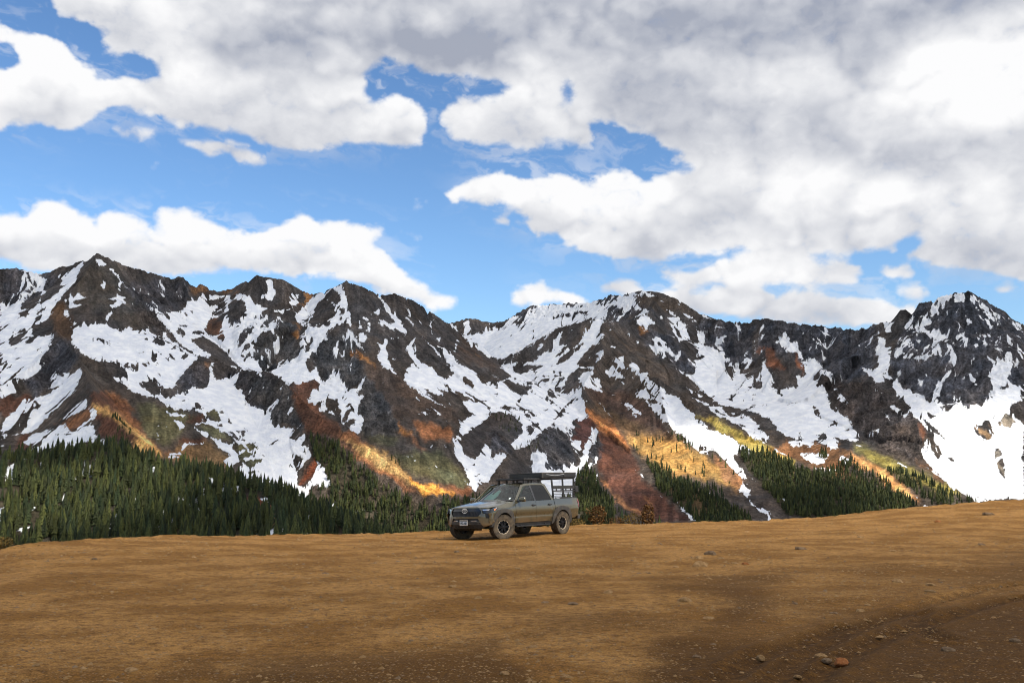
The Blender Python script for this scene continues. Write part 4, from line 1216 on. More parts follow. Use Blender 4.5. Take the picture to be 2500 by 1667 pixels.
# ---------------------------------------------------------------- unseen cloud sheet, shaped to shade the range, with gaps for sun
def seen_place(qx, qy):
    d2 = (px - qx) ** 2 + (py - qy) ** 2 + np.where(SEEN, 0, 1e6)
    k = int(np.argmin(d2)); i, j = divmod(k, TW)
    return float(X[i, j]), float(Y[i, j]), float(Z[i, j])
DECK_Z = 2600.0
GAPS = [(190, 1228, 115, 1.0), (60, 1190, 60, 0.8), (350, 1090, 90, 0.45), (240, 1010, 60, 0.4),  # gaps placed to let sun onto chosen slopes
        (880, 1100, 110, 0.7), (960, 1150, 120, 1.0), (1040, 1195, 90, 1.0), (1030, 1270, 130, 1.0), (920, 1275, 90, 0.9),
        (1510, 1060, 70, 0.75), (1590, 1120, 140, 0.9), (1680, 1150, 150, 1.0), (1640, 1070, 120, 1.0), (1720, 1090, 130, 1.0), (1830, 1100, 130, 0.9),
        (1430, 1240, 70, 1.0), (2000, 1150, 130, 0.7), (2120, 1140, 140, 1.0), (2200, 1200, 110, 0.9),
        (2400, 1120, 260, 1.0), (2520, 1140, 300, 1.0), (2330, 1080, 120, 0.8), (2450, 1200, 200, 1.0)]
_lx = np.arange(-1900, 5300, 42.0); _ly = np.concatenate([np.arange(-2500, -1620, 42.0), np.arange(-1620, -1120, 14.0), np.arange(-1120, 4300, 42.0)])
gx, gy = np.meshgrid(_lx, _ly)
cover = np.ones_like(gx)
def above(x, y, z):
    t = (DECK_Z - z) / SUN_DIR.z
    return x + SUN_DIR.x * t, y + SUN_DIR.y * t
gwx = (fbm(gx / 260, gy / 260, 4, 301) - 0.5) * 170; gwy = (fbm(gx / 260 + 40, gy / 260, 4, 303) - 0.5) * 170
cover *= 0.64 + 0.14 * fbm(gx / 300, gy / 300, 4, 311)
SHADE_COVER = [(60, 1290, 150), (250, 1120, 110), (330, 1280, 150), (520, 1240, 130), (680, 1270, 120), (800, 1290, 90), (780, 1130, 90), (850, 1180, 70),  # extra cover added to deepen the shade on the woods
         (1620, 1215, 110), (1700, 1250, 110), (1780, 1230, 110), (1900, 1225, 120), (2010, 1220, 90), (1960, 1250, 90)]
for qx, qy, rad in SHADE_COVER:
    ax, ay = above(*seen_place(qx, qy))
    cover = np.maximum(cover, 1.0 * np.exp(-(((gx + gwx - ax) ** 2 + (gy + gwy - ay) ** 2) / (rad * 1.3) ** 2) ** 1.5))
ax, ay = above(0, 0, 0)
cover = np.maximum(cover, np.exp(-(((gx - ax) / 420.0) ** 2 + ((gy - ay + 90) / 170.0) ** 2) ** 1.5))  # thick patch added to shade the near dirt
for qx, qy, rad, depth in GAPS:
    ax, ay = above(*seen_place(qx, qy))
    cover *= 1 - depth * np.exp(-(((gx + gwx - ax) ** 2 + (gy + gwy - ay) ** 2) / (rad * 1.15) ** 2) ** 1.5)
ax, ay = above(10, 117, 0)
cover *= 1 - 0.97 * np.exp(-(((gx - ax) / 260.0) ** 2 + ((gy - ay) / 100.0) ** 2) ** 3)  # gap placed so sun reaches the far dirt
edge = np.minimum(np.minimum(gx - gx.min(), gx.max() - gx), np.minimum(gy - gy.min(), gy.max() - gy))
cover *= sstep(0, 500, edge)
cover = np.clip(cover, 0, 1)
lump = fbm(gx / 420, gy / 420, 5, 321)
th = 46 * np.sqrt(cover) * (0.5 + lump)
rows_, cols_ = gx.shape
vt = np.stack([gx, gy, DECK_Z + th * 0.7], -1).reshape(-1, 3); vb = np.stack([gx, gy, DECK_Z - th * 0.5], -1).reshape(-1, 3)
fg = grid_faces(rows_, cols_)
keep = cover.reshape(-1)[fg].max(1) > 0.03
fg = fg[keep]
cm = np_mesh('shade_cloud_deck', np.concatenate([vt, vb]), np.concatenate([fg, fg[:, ::-1] + len(vt)]))
add_attr(cm, 'cover', 'FLOAT', np.concatenate([cover.ravel(), cover.ravel()]))
cmat = bpy.data.materials.new('shade_cloud'); cmat.use_nodes = True
N = Nodes(cmat.node_tree); N.n.clear()
ca = N('ShaderNodeAttribute', attribute_name='cover')
op = N.ramp(ca.outputs['Fac'], 0.02, 1.0, 0.0, 0.80)
tl = N('ShaderNodeBsdfTranslucent', i_Color=(0.97, 0.97, 0.97, 1))
df = N('ShaderNodeBsdfDiffuse', i_Color=(0.9, 0.9, 0.9, 1))
tl = N('ShaderNodeMixShader', i_0=0.55, i_1=tl.outputs[0], i_2=df.outputs[0])
tp = N('ShaderNodeBsdfTransparent')
N('ShaderNodeOutputMaterial', i_0=N('ShaderNodeMixShader', i_0=op, i_1=tp.outputs[0], i_2=tl.outputs[0]).outputs[0])
cm.materials.append(cmat)
tag(link_obj('shade_cloud_deck', cm), kind='stuff')
# ---------------------------------------------------------------- woods
EDGE_X = [-900, -300, 0, 60, 200, 425, 850, 1095, 1393, 1540, 1700, 1870, 1985, 2126, 2230, 2340, 2420, 2500, 2700, 3100, 3500]
EDGE_Y = [1420, 1372, 1341, 1331, 1317, 1309, 1305, 1298, 1283, 1279, 1275, 1271, 1263, 1249, 1237, 1228, 1222, 1219, 1208, 1192, 1185]
EDGE_R = [24, 27, 30, 30.5, 32, 36, 41, 44, 46, 47, 48, 50, 53, 56, 58, 60, 62, 64, 66, 68, 70]

def conifer(h, layers, sides, seed, width=0.15):
    """arrays for one conifer: whorls of drooping ragged branches round a tapering stem"""
    q = random.Random(seed)
    V, F, mi = [], [], []
    nb = 4
    for k in range(nb): V.append((0.016 * h * math.cos(k * 2 * math.pi / nb), 0.016 * h * math.sin(k * 2 * math.pi / nb), -0.05 * h))
    V.append((0, 0, h * 0.92))
    for k in range(nb): F.append((k, (k + 1) % nb, nb)); mi.append(1)
    lean = (q.uniform(-.01, .01) * h, q.uniform(-.01, .01) * h)
    for l in range(layers):
        t = l / layers
        z0 = h * (0.07 + 0.88 * t ** 0.92)
        rad = h * width * (1 - t) ** 0.85 * q.uniform(0.82, 1.15) + 0.012 * h
        top = min(h, z0 + h * (0.95 / layers + 0.10))
        a0 = q.uniform(0, 6.28)
        c = len(V); V.append((lean[0] * t, lean[1] * t, top))
        n = sides
        for k in range(n):
            a = a0 + 2 * math.pi * k / n
            rr = rad * (q.uniform(0.85, 1.2) if k % 2 == 0 else q.uniform(0.45, 0.72))
            zz = z0 - (0.035 * h if k % 2 == 0 else -0.02 * h) * q.uniform(0.5, 1.3)
            V.append((rr * math.cos(a) + lean[0] * t, rr * math.sin(a) + lean[1] * t, zz))
        for k in range(n):
            F.append((c, c + 1 + k, c + 1 + (k + 1) % n)); mi.append(0)
    return np.array(V, np.float32), np.array(F, np.int32), np.array(mi, np.int32)

leaf_m = bpy.data.materials.new('spruce_needles'); leaf_m.use_nodes = True
N = Nodes(leaf_m.node_tree); b_ = N.n['Principled BSDF']
oi = N('ShaderNodeObjectInfo'); at = N('ShaderNodeAttribute', attribute_name='tint')
geo = N('ShaderNodeNewGeometry')
nz = N('ShaderNodeTexNoise', i_Vector=geo.outputs['Position'], i_Scale=1.1, i_Detail=3.0)
tone = N.math('MULTIPLY', N.math('ADD', 0.62, N.math('MULTIPLY', N.math('FRACT', N.math('ADD', oi.outputs['Random'], at.outputs['Fac'])), 0.85)), N.ramp(nz.outputs[0], 0.3, 0.7, 0.55, 1.5))
col = N.mix(N.math('FRACT', N.math('MULTIPLY', N.math('ADD', oi.outputs['Random'], at.outputs['Fac']), 7.3)), (0.015, 0.024, 0.010), (0.050, 0.055, 0.014))
col = N.mix(1.0, col, N('ShaderNodeCombineXYZ', i_0=tone, i_1=tone, i_2=tone).outputs[0], 'MULTIPLY')
N.link(col, b_.inputs['Base Color']); b_.inputs['Roughness'].default_value = 0.75; b_.inputs['Specular IOR Level'].default_value = 0.2
bark_m = mat('spruce_bark', (0.09, 0.065, 0.05), 0.9, spec=0.1)

area = np.abs(np.gradient(RG, axis=0)) * RG * np.gradient(AZ)[None, :]
tops_y = py - RS.sample(tall_b, px, py) / RG * FPX
can_see = (el_ >= run - 0.006) & (tops_y < np.interp(px, EDGE_X, EDGE_Y) + 75) & (py < 1415)
lam = np.clip(wood * area / 1000.0 * 5.4, 0, 9) * can_see * (RG > 420)
gap = sstep(0.30, 0.46, fbm(X / 26, Y / 26, 3, 401))
lam = lam * (0.15 + 0.85 * gap) * (1 - 0.85 * sstep(0.45, 0.7, snow) * (RG < 1500))
cnt = rng.poisson(lam)
ii, jj = np.nonzero(cnt)
ii = np.repeat(ii, cnt[ii, jj]); jj = np.repeat(jj, np.maximum(cnt[np.nonzero(cnt)], 1))
ii = np.clip(ii, 1, TR - 2); jj = np.clip(jj, 1, TW - 2)
fu, fv = rng.random(len(ii)), rng.random(len(ii))
def at_cell(A):
    a = A[ii, jj] * (1 - fu) + A[ii + 1, jj] * fu; b = A[ii, jj + 1] * (1 - fu) + A[ii + 1, jj + 1] * fu
    return a * (1 - fv) + b * fv
tx, ty, tz = at_cell(X), at_cell(Y), at_cell(Z)
th_ = np.maximum(RS.sample(tall_b, at_cell(px), at_cell(py)), 6) * (0.34 + 0.98 * rng.beta(2.4, 2.2, len(ii)))
tr_ = np.hypot(tx, ty)
show = th_ / tr_
tpx, tpy = to_survey(tx, ty, tz + th_ * 0.5 - EYE)
show = show * ((tpx > 5) & (tpx < 2495)) * (tpy < np.interp(tpx, EDGE_X, EDGE_Y) - 6)
order = np.argsort(-show)
named, rest = order[:300], order[300:]
kinds = [conifer(1.0, 8, 10, 500 + k, w) for k, w in enumerate((0.19, 0.16, 0.21, 0.175, 0.20))]
kind_me = []
for v, f, mi in kinds:
    cf = f[mi == 0]; tf = f[mi == 1]
    kind_me.append((np_mesh('crown', v, cf, (leaf_m,), False), np_mesh('trunk', v[:5], tf, (bark_m,), False)))
for n, k in enumerate(named):
    e = bpy.data.objects.new('spruce_tree', None); COL.objects.link(e)
    e.location = (tx[k], ty[k], tz[k] - 0.3); e.rotation_euler = (0, 0, rng.uniform(0, 6.28))
    w = rng.uniform(0.85, 1.2); e.scale = (th_[k] * w, th_[k] * w, th_[k])
    tag(e, 'slender dark green spruce in the nearest rows of the wood across the valley', 'tree', 'spruces in the nearest rows of the wood')
    cme, tme = kind_me[n % 5]
    link_obj('crown', cme, e); link_obj('trunk', tme, e)
near_k = [conifer(1.0, 7, 8, 520 + k, 0.19) for k in range(4)]
far_k = [conifer(1.0, 5, 6, 540 + k, 0.20) for k in range(4)]
VV, FF, MM, TT, base_ = [], [], [], [], 0
for lod, sel in ((near_k, rest[tr_[rest] < 1500]), (far_k, rest[tr_[rest] >= 1500])):
    for kk in range(4):
        s_ = sel[kk::4]
        if not len(s_): continue
        v, f, mi = lod[kk]
        a = rng.uniform(0, 6.28, len(s_)); w = th_[s_] * rng.uniform(0.85, 1.2, len(s_))
        ca, sa = np.cos(a), np.sin(a)
        P = np.stack([(v[None, :, 0] * ca[:, None] - v[None, :, 1] * sa[:, None]) * w[:, None] + tx[s_][:, None],
                      (v[None, :, 0] * sa[:, None] + v[None, :, 1] * ca[:, None]) * w[:, None] + ty[s_][:, None],
                      v[None, :, 2] * th_[s_][:, None] + tz[s_][:, None] - 0.3], -1)
        VV.append(P.reshape(-1, 3)); FF.append((f[None] + base_ + (np.arange(len(s_)) * len(v))[:, None, None]).reshape(-1, 3))
        MM.append(np.tile(mi, len(s_))); TT.append(np.repeat(rng.random(len(s_)), len(v))); base_ += len(s_) * len(v)
fm = np_mesh('conifer_forest', np.concatenate(VV), np.concatenate(FF), (leaf_m, bark_m), False, np.concatenate(MM))
add_attr(fm, 'tint', 'FLOAT', np.concatenate(TT))
tag(link_obj('conifer_forest', fm), kind='stuff')
print('TREES', len(order), 'forest faces', len(fm.polygons))
# ---------------------------------------------------------------- the dirt shelf in front
def edge_az():
    a, zz = [], []
    for x, y, r in zip(EDGE_X, EDGE_Y, EDGE_R):
        q = place(x, y, r); a.append(math.atan2(q[0], q[1])); zz.append(q[2])
    return np.array(a), np.array(zz)
E_AZ, E_Z = edge_az()
TRACKS = [  # wheel tracks, survey outlines on the dirt
 "1880,1667 1960,1600 2060,1545 2180,1500 2300,1462 2400,1436 2500,1420", "1960,1667 2060,1600 2180,1548 2300,1508 2420,1474 2500,1456",
 "2240,1490 2235,1520 2262,1545 2300,1560", "1760,1660 1850,1605 1960,1565 2060,1530"]
def ground_low(x, y):
    """smooth height of the dirt shelf"""
    r = np.hypot(x, y); a = np.arctan2(x, y)
    ze = np.interp(a, E_AZ, E_Z); Re = np.interp(a, E_AZ, EDGE_R)
    t = np.clip((r - 6) / (Re - 6), 0, 1.0)
    z = ze * t ** 3
    over = np.maximum(r - Re, 0)
    return z - 0.12 * over - 0.5 * np.maximum(over - 4, 0) - 0.0, r, Re
def on_ground(qx, qy):
    """the place on the dirt seen at a survey point"""
    dx, dy, dz = ray(qx, qy)
    lo, hi = 1.0, float(np.interp(math.atan2(dx, dy), E_AZ, EDGE_R)) + 2.0
    lo, hi = lo / math.hypot(dx, dy), hi / math.hypot(dx, dy)
    for _ in range(50):
        m = (lo + hi) / 2
        g = float(ground_low(np.float64(dx * m), np.float64(dy * m))[0])
        if EYE + dz * m > g: lo = m
        else: hi = m
    return dx * lo, dy * lo, float(ground_low(np.float64(dx * lo), np.float64(dy * lo))[0])
def ground_full(x, y):
    z, r, Re = ground_low(x, y)
    fade = sstep(0.5, 3, r)
    z = z + (fbm(x / 3.2, y / 3.2, 4, 601) - 0.5) * 0.09 * sstep(2, 9, r) + (fbm(x / 0.7, y / 0.7, 3, 605) - 0.5) * 0.030 + (ridged(x / 0.22, y / 0.22, 2, 611) - 0.6) * 0.012
    z = z + np.where(r > Re - 3, (fbm(x / 1.2, y / 1.2, 3, 613) - 0.45) * 0.14 + (fbm(x / 0.3, y / 0.3, 2, 617) - 0.5) * 0.10, 0) * sstep(0, 3, r - Re + 3) * (r < Re + 8)
    return z
TRK = []
for t in TRACKS:
    TRK.append([on_ground(*map(float, q.split(',')))[:2] for q in t.split()])
def track_depth(x, y):
    d = np.full(x.shape, 9.0, np.float32)
    for P in TRK:
        for (ax, ay), (bx, by) in zip(P[:-1], P[1:]):
            L2 = (bx - ax) ** 2 + (by - ay) ** 2
            t = np.clip(((x - ax) * (bx - ax) + (y - ay) * (by - ay)) / L2, 0, 1)
            d = np.minimum(d, np.hypot(x - ax - t * (bx - ax), y - ay - t * (by - ay)))
    return d
DAMP_SHADE = [  # moist patches, plus bottom shade painted as darker earth: tile, strength, softness, outlines
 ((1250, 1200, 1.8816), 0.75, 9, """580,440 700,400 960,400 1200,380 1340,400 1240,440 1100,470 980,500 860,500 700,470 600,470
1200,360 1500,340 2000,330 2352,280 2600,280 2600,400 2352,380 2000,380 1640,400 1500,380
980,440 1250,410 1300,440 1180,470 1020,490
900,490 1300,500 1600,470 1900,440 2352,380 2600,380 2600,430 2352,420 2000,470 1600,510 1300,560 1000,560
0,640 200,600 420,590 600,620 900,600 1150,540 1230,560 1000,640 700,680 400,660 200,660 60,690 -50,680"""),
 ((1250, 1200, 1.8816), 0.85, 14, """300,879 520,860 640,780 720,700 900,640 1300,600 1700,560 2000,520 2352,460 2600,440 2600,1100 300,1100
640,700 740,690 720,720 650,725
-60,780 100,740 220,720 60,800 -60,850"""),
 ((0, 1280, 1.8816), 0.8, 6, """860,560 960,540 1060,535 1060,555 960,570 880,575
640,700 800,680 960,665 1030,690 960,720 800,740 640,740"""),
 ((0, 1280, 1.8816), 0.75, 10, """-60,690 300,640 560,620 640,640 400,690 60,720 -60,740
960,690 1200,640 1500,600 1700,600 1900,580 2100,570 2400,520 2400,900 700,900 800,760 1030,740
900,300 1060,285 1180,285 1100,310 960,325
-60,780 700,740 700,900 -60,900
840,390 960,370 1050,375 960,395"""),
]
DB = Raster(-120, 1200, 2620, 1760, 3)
damp_shade_b = DB.new(0.0)
for tile, v, soft, text in DAMP_SHADE:
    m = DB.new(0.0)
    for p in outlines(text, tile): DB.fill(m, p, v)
    damp_shade_b = np.maximum(damp_shade_b, blur(m, soft / 3 * 2.0))
ga = np.radians(np.concatenate([np.linspace(-180, -34, 50, endpoint=False), np.linspace(-34, 34, 820, endpoint=False), np.linspace(34, 180, 51)])).astype(np.float64)
gr = np.concatenate([np.geomspace(0.8, 6, 24, endpoint=False), np.geomspace(6, 75, 330, endpoint=False), np.linspace(75, 110, 14)])
GX, GY = gr[:, None] * np.sin(ga)[None, :], gr[:, None] * np.cos(ga)[None, :]
GZ = ground_full(GX, GY)
td = track_depth(GX, GY)
GZ = GZ - 0.050 * np.exp(-(td / 0.14) ** 2) + 0.028 * np.exp(-((td - 0.27) / 0.10) ** 2)
gpx, gpy = to_survey(GX, GY, GZ - EYE)
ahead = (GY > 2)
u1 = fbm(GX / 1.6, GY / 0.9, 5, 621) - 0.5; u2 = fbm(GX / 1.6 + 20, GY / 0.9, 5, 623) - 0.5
damp_shade = np.where(ahead, DB.sample(damp_shade_b, np.where(ahead, gpx, 0) + u1 * 190, np.where(ahead, gpy, 0) + u2 * 80), 0.3)
damp_shade = np.clip(damp_shade + 0.25 * np.exp(-(td / 0.16) ** 2), 0, 1)
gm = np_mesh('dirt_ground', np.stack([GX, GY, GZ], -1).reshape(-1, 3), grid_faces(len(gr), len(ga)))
add_attr(gm, 'damp_shade', 'FLOAT', damp_shade)
tag(link_obj('dirt_ground', gm), kind='structure')
dm = bpy.data.materials.new('ochre_dirt'); dm.use_nodes = True
N = Nodes(dm.node_tree); b_ = N.n['Principled BSDF']
geo = N('ShaderNodeNewGeometry'); pos = geo.outputs['Position']
da = N('ShaderNodeAttribute', attribute_name='damp_shade')
na = N('ShaderNodeTexNoise', i_Vector=pos, i_Scale=0.55, i_Detail=6.0, i_Roughness=0.62)
nb_ = N('ShaderNodeTexNoise', i_Vector=pos, i_Scale=7.0, i_Detail=6.0, i_Roughness=0.7)
nc = N('ShaderNodeTexNoise', i_Vector=pos, i_Scale=46.0, i_Detail=3.0, i_Roughness=0.7)
vo = N('ShaderNodeTexVoronoi', i_Vector=pos, i_Scale=24.0, i_Randomness=1.0)
vo2 = N('ShaderNodeTexVoronoi', i_Vector=pos, i_Scale=8.0, i_Randomness=1.0)
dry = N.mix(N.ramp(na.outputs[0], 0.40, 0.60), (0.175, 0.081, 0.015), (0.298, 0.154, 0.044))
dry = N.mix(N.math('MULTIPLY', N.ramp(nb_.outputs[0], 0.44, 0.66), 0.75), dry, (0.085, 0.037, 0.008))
wet_shade = N.mix(N.ramp(nb_.outputs[0], 0.35, 0.7), (0.040, 0.0165, 0.0015), (0.098, 0.043, 0.006))  # moist earth tone, also carries the shade painted towards the bottom
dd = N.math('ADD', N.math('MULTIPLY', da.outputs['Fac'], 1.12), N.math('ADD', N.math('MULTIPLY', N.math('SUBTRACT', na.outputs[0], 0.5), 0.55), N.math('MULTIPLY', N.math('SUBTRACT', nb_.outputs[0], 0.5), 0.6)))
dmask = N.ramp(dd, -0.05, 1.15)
c_ = N.mix(dmask, dry, wet_shade)
# small stones pressed into the dirt
peb = N.math('MULTIPLY', N.ramp(vo.outputs['Distance'], 0.30, 0.20), N.math('GREATER_THAN', N('ShaderNodeSeparateColor', i_0=vo.outputs['Color']).outputs[0], 0.70))
peb2 = N.math('MULTIPLY', N.ramp(vo2.outputs['Distance'], 0.26, 0.17), N.math('GREATER_THAN', N('ShaderNodeSeparateColor', i_0=vo2.outputs['Color']).outputs[1], 0.82))
pe = N.math('MAXIMUM', peb, peb2)
pc = N.mix(N('ShaderNodeSeparateColor', i_0=vo.outputs['Color']).outputs[2], (0.36, 0.235, 0.12), (0.10, 0.055, 0.028))
c_ = N.mix(N.math('MULTIPLY', pe, 0.7), c_, pc)
gr_ = N.ramp(nc.outputs[0], 0.28, 0.72, 0.50, 1.52)
c_ = N.mix(1.0, c_, N('ShaderNodeCombineXYZ', i_0=gr_, i_1=gr_, i_2=gr_).outputs[0], 'MULTIPLY')
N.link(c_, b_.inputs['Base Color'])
b_.inputs['Roughness'].default_value = 0.93; b_.inputs['Specular IOR Level'].default_value = 0.12
hh = N.math('ADD', N.math('MULTIPLY', nb_.outputs[0], 0.6), N.math('ADD', N.math('MULTIPLY', nc.outputs[0], 0.22), N.math('MULTIPLY', pe, 0.35)))
N.link(N('ShaderNodeBump', i_Strength=0.85, i_Distance=0.05, i_Height=hh).outputs[0], b_.inputs['Normal'])
gm.materials.append(dm)

# stones lying about, one object each
def stone_mesh(name, seed, m):
    bm = bmesh.new(); bmesh.ops.create_icosphere(bm, subdivisions=2, radius=1.0)
    q = random.Random(seed)
    planes = [(Vector((q.gauss(0, 1), q.gauss(0, 1), q.gauss(0, 0.6))).normalized(), q.uniform(0.55, 0.85)) for _ in range(9)]
    for v in bm.verts:
        for n, d in planes:
            k = v.co.dot(n)
            if k > d: v.co -= n * (k - d)
        v.co.z *= 0.62; v.co += Vector((q.uniform(-.03, .03), q.uniform(-.03, .03), q.uniform(-.03, .03)))
    me = bpy.data.meshes.new(name); bm.to_mesh(me); bm.free(); me.materials.append(m)
    return me
def stone_mat(name, a, b):
    m = mat(name, a, 0.9, spec=0.2); n = Nodes(m.node_tree); bb = n.n['Principled BSDF']
    t = n('ShaderNodeTexCoord'); ns = n('ShaderNodeTexNoise', i_Vector=t.outputs['Object'], i_Scale=2.2, i_Detail=5.0, i_Roughness=0.65)
    oi = n('ShaderNodeObjectInfo')
    c = n.mix(n.ramp(ns.outputs[0], 0.3, 0.7), a, b)
    k = n.math('ADD', 0.75, n.math('MULTIPLY', oi.outputs['Random'], 0.5))
    c = n.mix(1.0, c, n('ShaderNodeCombineXYZ', i_0=k, i_1=k, i_2=k).outputs[0], 'MULTIPLY')
    n.link(c, bb.inputs['Base Color'])
    n.link(n('ShaderNodeBump', i_Strength=0.6, i_Distance=0.1, i_Height=ns.outputs[0]).outputs[0], bb.inputs['Normal'])
    return m
tan_m = stone_mat('tan_stone', (0.20, 0.112, 0.040), (0.31, 0.19, 0.085)); grey_m = stone_mat('grey_stone', (0.12, 0.072, 0.036), (0.21, 0.14, 0.08))
rust_m = stone_mat('rust_stone', (0.20, 0.065, 0.018), (0.27, 0.11, 0.035))
stone_me = {('t', k): stone_mesh('stone', 700 + k, tan_m) for k in range(3)}
stone_me.update({('g', k): stone_mesh('stone', 720 + k, grey_m) for k in range(3)})
stone_me.update({('r', k): stone_mesh('stone', 740 + k, rust_m) for k in range(2)})
STONES = """1736,1354,52,g 1707,1381,62,t 1649,1383,24,t 1795,1375,30,t 1821,1377,34,r 1707,1364,36,t 1760,1362,26,t 1957,1341,46,g 1400,1476,36,g 1332,1471,32,g
1484,1447,44,t 1675,1465,52,t 1728,1507,44,t 2035,1494,32,g 2100,1488,32,t 2118,1476,24,t 2148,1491,18,t 2269,1444,38,t 2270,1427,34,t 1856,1607,38,t
2052,1617,60,r 2313,1590,54,g 2244,1655,38,t 1702,1606,34,g 1300,1583,36,t 1383,1660,34,t 1436,1567,30,t 1941,1470,24,g 2414,1257,40,g 2291,1273,22,r
1824,1299,24,t 2193,1420,40,t 2350,1433,24,g 2005,1600,44,t 2020,1613,36,g 1946,1650,28,t 2478,1567,42,g 2427,1508,22,t 2100,1312,24,t 2398,1330,24,g
796,1400,26,g 972,1370,22,g 1116,1348,26,g 1167,1461,36,t 319,1628,44,t 88,1625,24,t 1002,1564,22,g 1169,1608,36,t 1233,1650,38,t 231,1364,22,g
473,1359,18,t 622,1476,26,t 1105,1430,34,t 771,1487,26,g 154,1554,18,t 1222,1566,26,t 1262,1390,20,t 1545,1330,18,t 1560,1400,22,g 2180,1345,22,t"""
SPECIAL = {(2052, 1617): 'rust orange stone low on the dirt among grey and tan stones', (1821, 1377): 'reddish brown stone beside the small heap of stones past the truck',
           (2291, 1273): 'small reddish stone on the rise of dirt below the snow bowl', (1736, 1354): 'flat grey brown stone, topmost of the small heap on the open dirt',
           (1707, 1381): 'long flat tan stone, lowest of the small heap on the open dirt', (2313, 1590): 'large flat grey stone on the darker dirt by the wheel tracks',
           (1957, 1341): 'broad flat grey stone apart from the heap on the pale dirt', (1400, 1476): 'brown rounded stone standing alone below the pickup truck'}
ORD = 'first second third fourth fifth sixth seventh eighth ninth tenth eleventh twelfth thirteenth fourteenth fifteenth sixteenth seventeenth eighteenth nineteenth twentieth'.split() + ['twenty-' + q for q in 'first second third fourth fifth sixth seventh eighth ninth'.split()]
for n, t in enumerate(STONES.split()):
    sx, sy, w, k = t.split(','); sx, sy, w = float(sx), float(sy), float(w)
    gx_, gy_, gz_ = on_ground(sx, sy)
    gz_ = float(ground_full(np.float64(gx_), np.float64(gy_)))
    size = w / FPX * math.hypot(gx_, gy_) * 0.40
    o = link_obj('stone', stone_me[(k, n % (2 if k == 'r' else 3))])
    o.location = (gx_, gy_, gz_ - size * 0.08); o.rotation_euler = (rng.uniform(-.15, .15), rng.uniform(-.15, .15), rng.uniform(0, 6.28))
    q = rng.uniform(0.75, 1.0); o.scale = (size, size * q, size * rng.uniform(0.6, 1.0))
    key = (int(sx), int(sy))
    row = 'along the bottom of the dirt' if sy > 1545 else 'across the middle of the dirt' if sy > 1412 else 'on the upper dirt towards the brink'
    size_w = 'small' if w < 27 else 'fist sized' if w < 40 else 'large flat'
    col_w = {'g': 'grey brown', 't': 'pale tan', 'r': 'reddish'}[k]
    rank = sorted(float(q.split(',')[0]) for q in STONES.split() if ('along' if float(q.split(',')[1]) > 1545 else 'across' if float(q.split(',')[1]) > 1412 else 'on') == row.split()[0]).index(sx)
    tag(o, SPECIAL.get(key) or f'{size_w} {col_w} stone, {ORD[rank]} from the left {row}', 'stone', 'stones lying on the dirt')
# gravel: thousands of pebbles
NP = 42000
pr = np.exp(rng.uniform(math.log(6.0), math.log(60), NP)); pa = rng.uniform(-0.56, 0.56, NP)
pX, pY = pr * np.sin(pa), pr * np.cos(pa)
keep = pr < np.interp(pa, E_AZ, EDGE_R) + 1
pX, pY, pr = pX[keep], pY[keep], pr[keep]
clus = fbm(pX / 2.2, pY / 2.2, 3, 650)
keep = rng.random(len(pX)) < sstep(0.35, 0.65, clus) + 0.15
pX, pY, pr = pX[keep], pY[keep], pr[keep]
pZ = ground_full(pX, pY)
oc = np.array([(1, 0, 0), (-1, 0, 0), (0, 1, 0), (0, -1, 0), (0, 0, 1), (0, 0, -1)], np.float32)
of = np.array([(0, 2, 4), (2, 1, 4), (1, 3, 4), (3, 0, 4), (2, 0, 5), (1, 2, 5), (3, 1, 5), (0, 3, 5)], np.int32)
sz = np.clip(0.0105 * np.exp(rng.normal(0, 0.5, len(pX))) * (0.5 + pr / 15), 0.004, 0.06)
a = rng.uniform(0, 6.28, len(pX)); ca, sa = np.cos(a), np.sin(a)
jit = 1 + rng.uniform(-.35, .35, (len(pX), 6, 3))
ov = oc[None] * jit * sz[:, None, None] * np.array([1, 0.8, 0.6])
P = np.stack([ov[..., 0] * ca[:, None] - ov[..., 1] * sa[:, None] + pX[:, None], ov[..., 0] * sa[:, None] + ov[..., 1] * ca[:, None] + pY[:, None], ov[..., 2] * 0.8 + pZ[:, None] - sz[:, None] * 0.05], -1)
F = of[None] + (np.arange(len(pX)) * 6)[:, None, None]
gvm = np_mesh('gravel', P.reshape(-1, 3), F.reshape(-1, 3), (tan_m, grey_m), False, np.repeat((rng.random(len(pX)) < 0.15).astype(int), 8))
tag(link_obj('gravel', gvm), kind='stuff')

